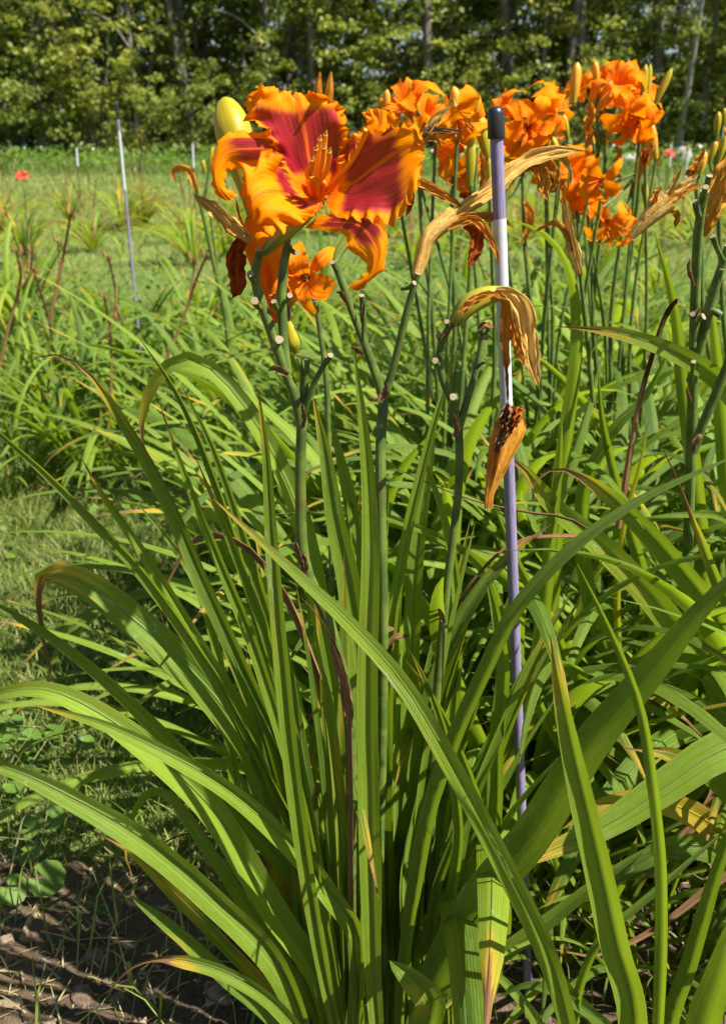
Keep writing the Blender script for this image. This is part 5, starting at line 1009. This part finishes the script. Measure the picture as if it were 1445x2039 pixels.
# ------------------------------------------------------------------ on the soil in front
def on_soil(px, py): g = on_ground(px, py, .018); return g[0], g[1], float(soil_z(g[0], g[1]))
for i, (px, py, dims, lb) in enumerate([(166, 1996, (.034, .026, .022), 'tan rounded pebble with a pale root across the bare soil'), (190, 1905, (.036, .03, .016), 'flat brown stone half bedded in the sunlit soil'), (70, 1862, (.014, .012, .010), 'tiny pale pebble beside the wood chip'), (20, 1925, (.016, .012, .012), 'small white pebble at the edge of the soil patch'), (215, 1960, (.02, .014, .012), 'small grey angular stone near the curled leaf tip'), (440, 1985, (.05, .03, .02), 'flat grey stone under the low green blade'), (235, 1998, (.018, .02, .012), 'dark grey stone beside the tan pebble')]):
    rock('stone', 500 + i, on_soil(px, py), dims, M['stone'], lb, 'stone', 2, .3)
def chip(px0, py0, px1, py1, wpx, lb, seed):
    a, b = np.array(on_soil(px0, py0)), np.array(on_soil(px1, py1)); n = 9; r = np.random.default_rng(seed)
    P = a + (b - a) * np.linspace(0, 1, n)[:, None] + np.stack([r.normal(size=n) * .0006, r.normal(size=n) * .0006, np.full(n, .005)], 1)
    v, f, at_, fm = tube(P, px2m(a, wpx) / 2 * (1 + r.normal(size=n) * .06), 8, .12, 3, True, seed, .45); o = tag(obj('wood_chip', mesh('wood_chip', v - a, f, M['chip'], at_, smooth=False)), lb, 'wood chip'); o.location = a
chip(45, 1878, 78, 1808, 22, 'long pale splinter of wood lying on the soil beside round leaves', 1); chip(-20, 1895, 30, 1880, 26, 'dark weathered wood chip beside the pale splinter', 2); chip(75, 1935, 98, 1937, 12, 'short grey wood chip in the middle of the soil patch', 3)
chip(-10, 2020, 50, 2010, 30, 'flat weathered wood chip at the sunlit corner of the soil', 4); chip(420, 1990, 480, 1970, 24, 'grey wood chip beneath the low curved blade', 5)
P = np.stack([RNG.uniform(-.75, .6, 2600), RNG.uniform(.45, .95, 2600)], 1); P = np.concatenate([P, soil_z(P[:, 0], P[:, 1])[:, None]], 1)
def crumbs(name, P, size, mat, label, flat=.6):
    n = len(P); T = np.array([[1, 0, 0], [-.5, .87, 0], [-.5, -.87, 0], [0, 0, 1.0], [0, 0, -.6]]); ang = RNG.uniform(0, 6.28, n); c, s_ = np.cos(ang), np.sin(ang)
    V = np.repeat(T[None], n, 0) * RNG.uniform(.6, 1.2, (n, 5, 1)); x = V[..., 0] * c[:, None] - V[..., 1] * s_[:, None]; y = V[..., 0] * s_[:, None] + V[..., 1] * c[:, None]
    V = np.stack([x, y * RNG.uniform(.5, 1, (n, 1)), V[..., 2] * flat], -1) * size[:, None, None] + P[:, None]
    Fc = (np.arange(n)[:, None, None] * 5 + np.array([[0, 1, 3], [1, 2, 3], [2, 0, 3], [1, 0, 4], [2, 1, 4], [0, 2, 4]])[None]).reshape(-1, 3)
    return kind(obj(name, mesh(name, V.reshape(-1, 3), Fc, mat, smooth=False)), 'stuff', label)
crumbs('soil_crumbs', P, RNG.uniform(.0015, .0075, 2600), M['soil'], 'loose crumbs of dark soil')
crumbs('gravel', P[:420] + [.004, .003, 0], RNG.uniform(.002, .0062, 420), M['stone'], 'fine gravel scattered over the soil')
crumbs('bark_bits', P[500:900] + [.002, .003, .001], RNG.uniform(.004, .012, 400), M['chip'], 'small bits of bark mulch on the soil', .25)
n = 2600; P = np.stack([RNG.uniform(-.75, .65, n), RNG.uniform(.55, 1.05, n), np.zeros(n)], 1); P[:, 2] = soil_z(P[:, 0], P[:, 1]) * (P[:, 1] < .93)
kd = (RNG.uniform(0, 1, n) < .72)
blades('dead_straw', P[kd], RNG.uniform(.004, .013, kd.sum()), RNG.uniform(.0014, .0034, kd.sum()), RNG.uniform(2.5, 7.0, kd.sum()), M['lawn'], np.ones(kd.sum()), 'dead straw and dry roots lying on the soil')
kg = ~kd; blades('sparse_grass', P[kg], RNG.uniform(.03, .16, kg.sum()), RNG.uniform(.0016, .004, kg.sum()), RNG.uniform(.2, 1.0, kg.sum()), M['lawn'], dryness(kg.sum(), .25), 'sparse green grass shoots around the clump')
# violets with round leaves
def round_leaf(parent, c, rad, nvec, seed):
    r = np.random.default_rng(seed); nr, na = 6, 22; nvec = np.asarray(nvec, float) / np.linalg.norm(nvec); a = nrm(np.cross(nvec, [.2, 1, .1])); b = np.cross(nvec, a)
    th = np.linspace(.28, 2 * np.pi - .28, na); rr = np.linspace(.02, 1, nr); sc_ = 1 + .035 * np.sin(th * 15)
    V = []
    for q in rr:
        k = rad * q * (1 + (sc_ - 1) * q); V.append(np.outer(np.cos(th) * k, a) + np.outer(np.sin(th) * k, b) + np.outer(rad * (.16 * q ** 2 + .03 * np.sin(th * 6 + seed) * q), nvec))
    V = np.array(V).reshape(-1, 3) + c
    lf = np.stack([np.repeat(rr[:, None], na, 1), np.repeat(np.abs(np.sin(th * 4))[None], nr, 0) * .5 + .3, np.zeros((nr, na))], -1).reshape(-1, 3)
    return obj('leaf', mesh('leaf', V - org(parent), grid_faces(nr, na), M['weed'], {'lf': lf}), parent)
def violet(lb, leaves, foot, seed):
    g = np.array(on_soil(*foot)); o = thing('violet_plant', lb, 'violet', g)
    for i, (px, py, hgt, rpx, nv_) in enumerate(leaves):
        c = on_ground(px, py, hgt); stem(o, [g, (g + c) / 2 + [0, 0, .012], c], .0009, .0008, 'leaf_stalk', n=8, ns=6); round_leaf(o, c, px2m(c, rpx), nv_, seed + i)
violet('violet with two big scalloped round leaves beside the soil', [(95,1750,.055,36,(.1,-.5,.8)), (25,1772,.05,30,(.5,-.5,.6)), (60,1700,.05,22,(-.2,-.3,.9))], (70, 1800), 1)
violet('tiny seedling pair with small round leaves in the shaded soil', [(180,1805,.02,11,(0,-.4,.9)), (206,1810,.02,11,(.1,-.4,.9))], (192, 1825), 5)
violet('violet with broad leaves under the arching front blades', [(105,1630,.06,26,(.1,-.4,.9)), (60,1650,.05,24,(-.1,-.4,.9)), (150,1600,.05,20,(.2,-.3,.9)), (30,1560,.05,22,(0,-.4,.9))], (90, 1690), 9)
violet('violet with broad leaves at the path edge beside the low blade', [(60,1470,.05,22,(.1,-.3,.9)), (110,1455,.05,20,(-.1,-.4,.9)), (30,1440,.04,18,(.1,-.4,.9)), (170,1480,.04,18,(.2,-.4,.9))], (80, 1510), 14)
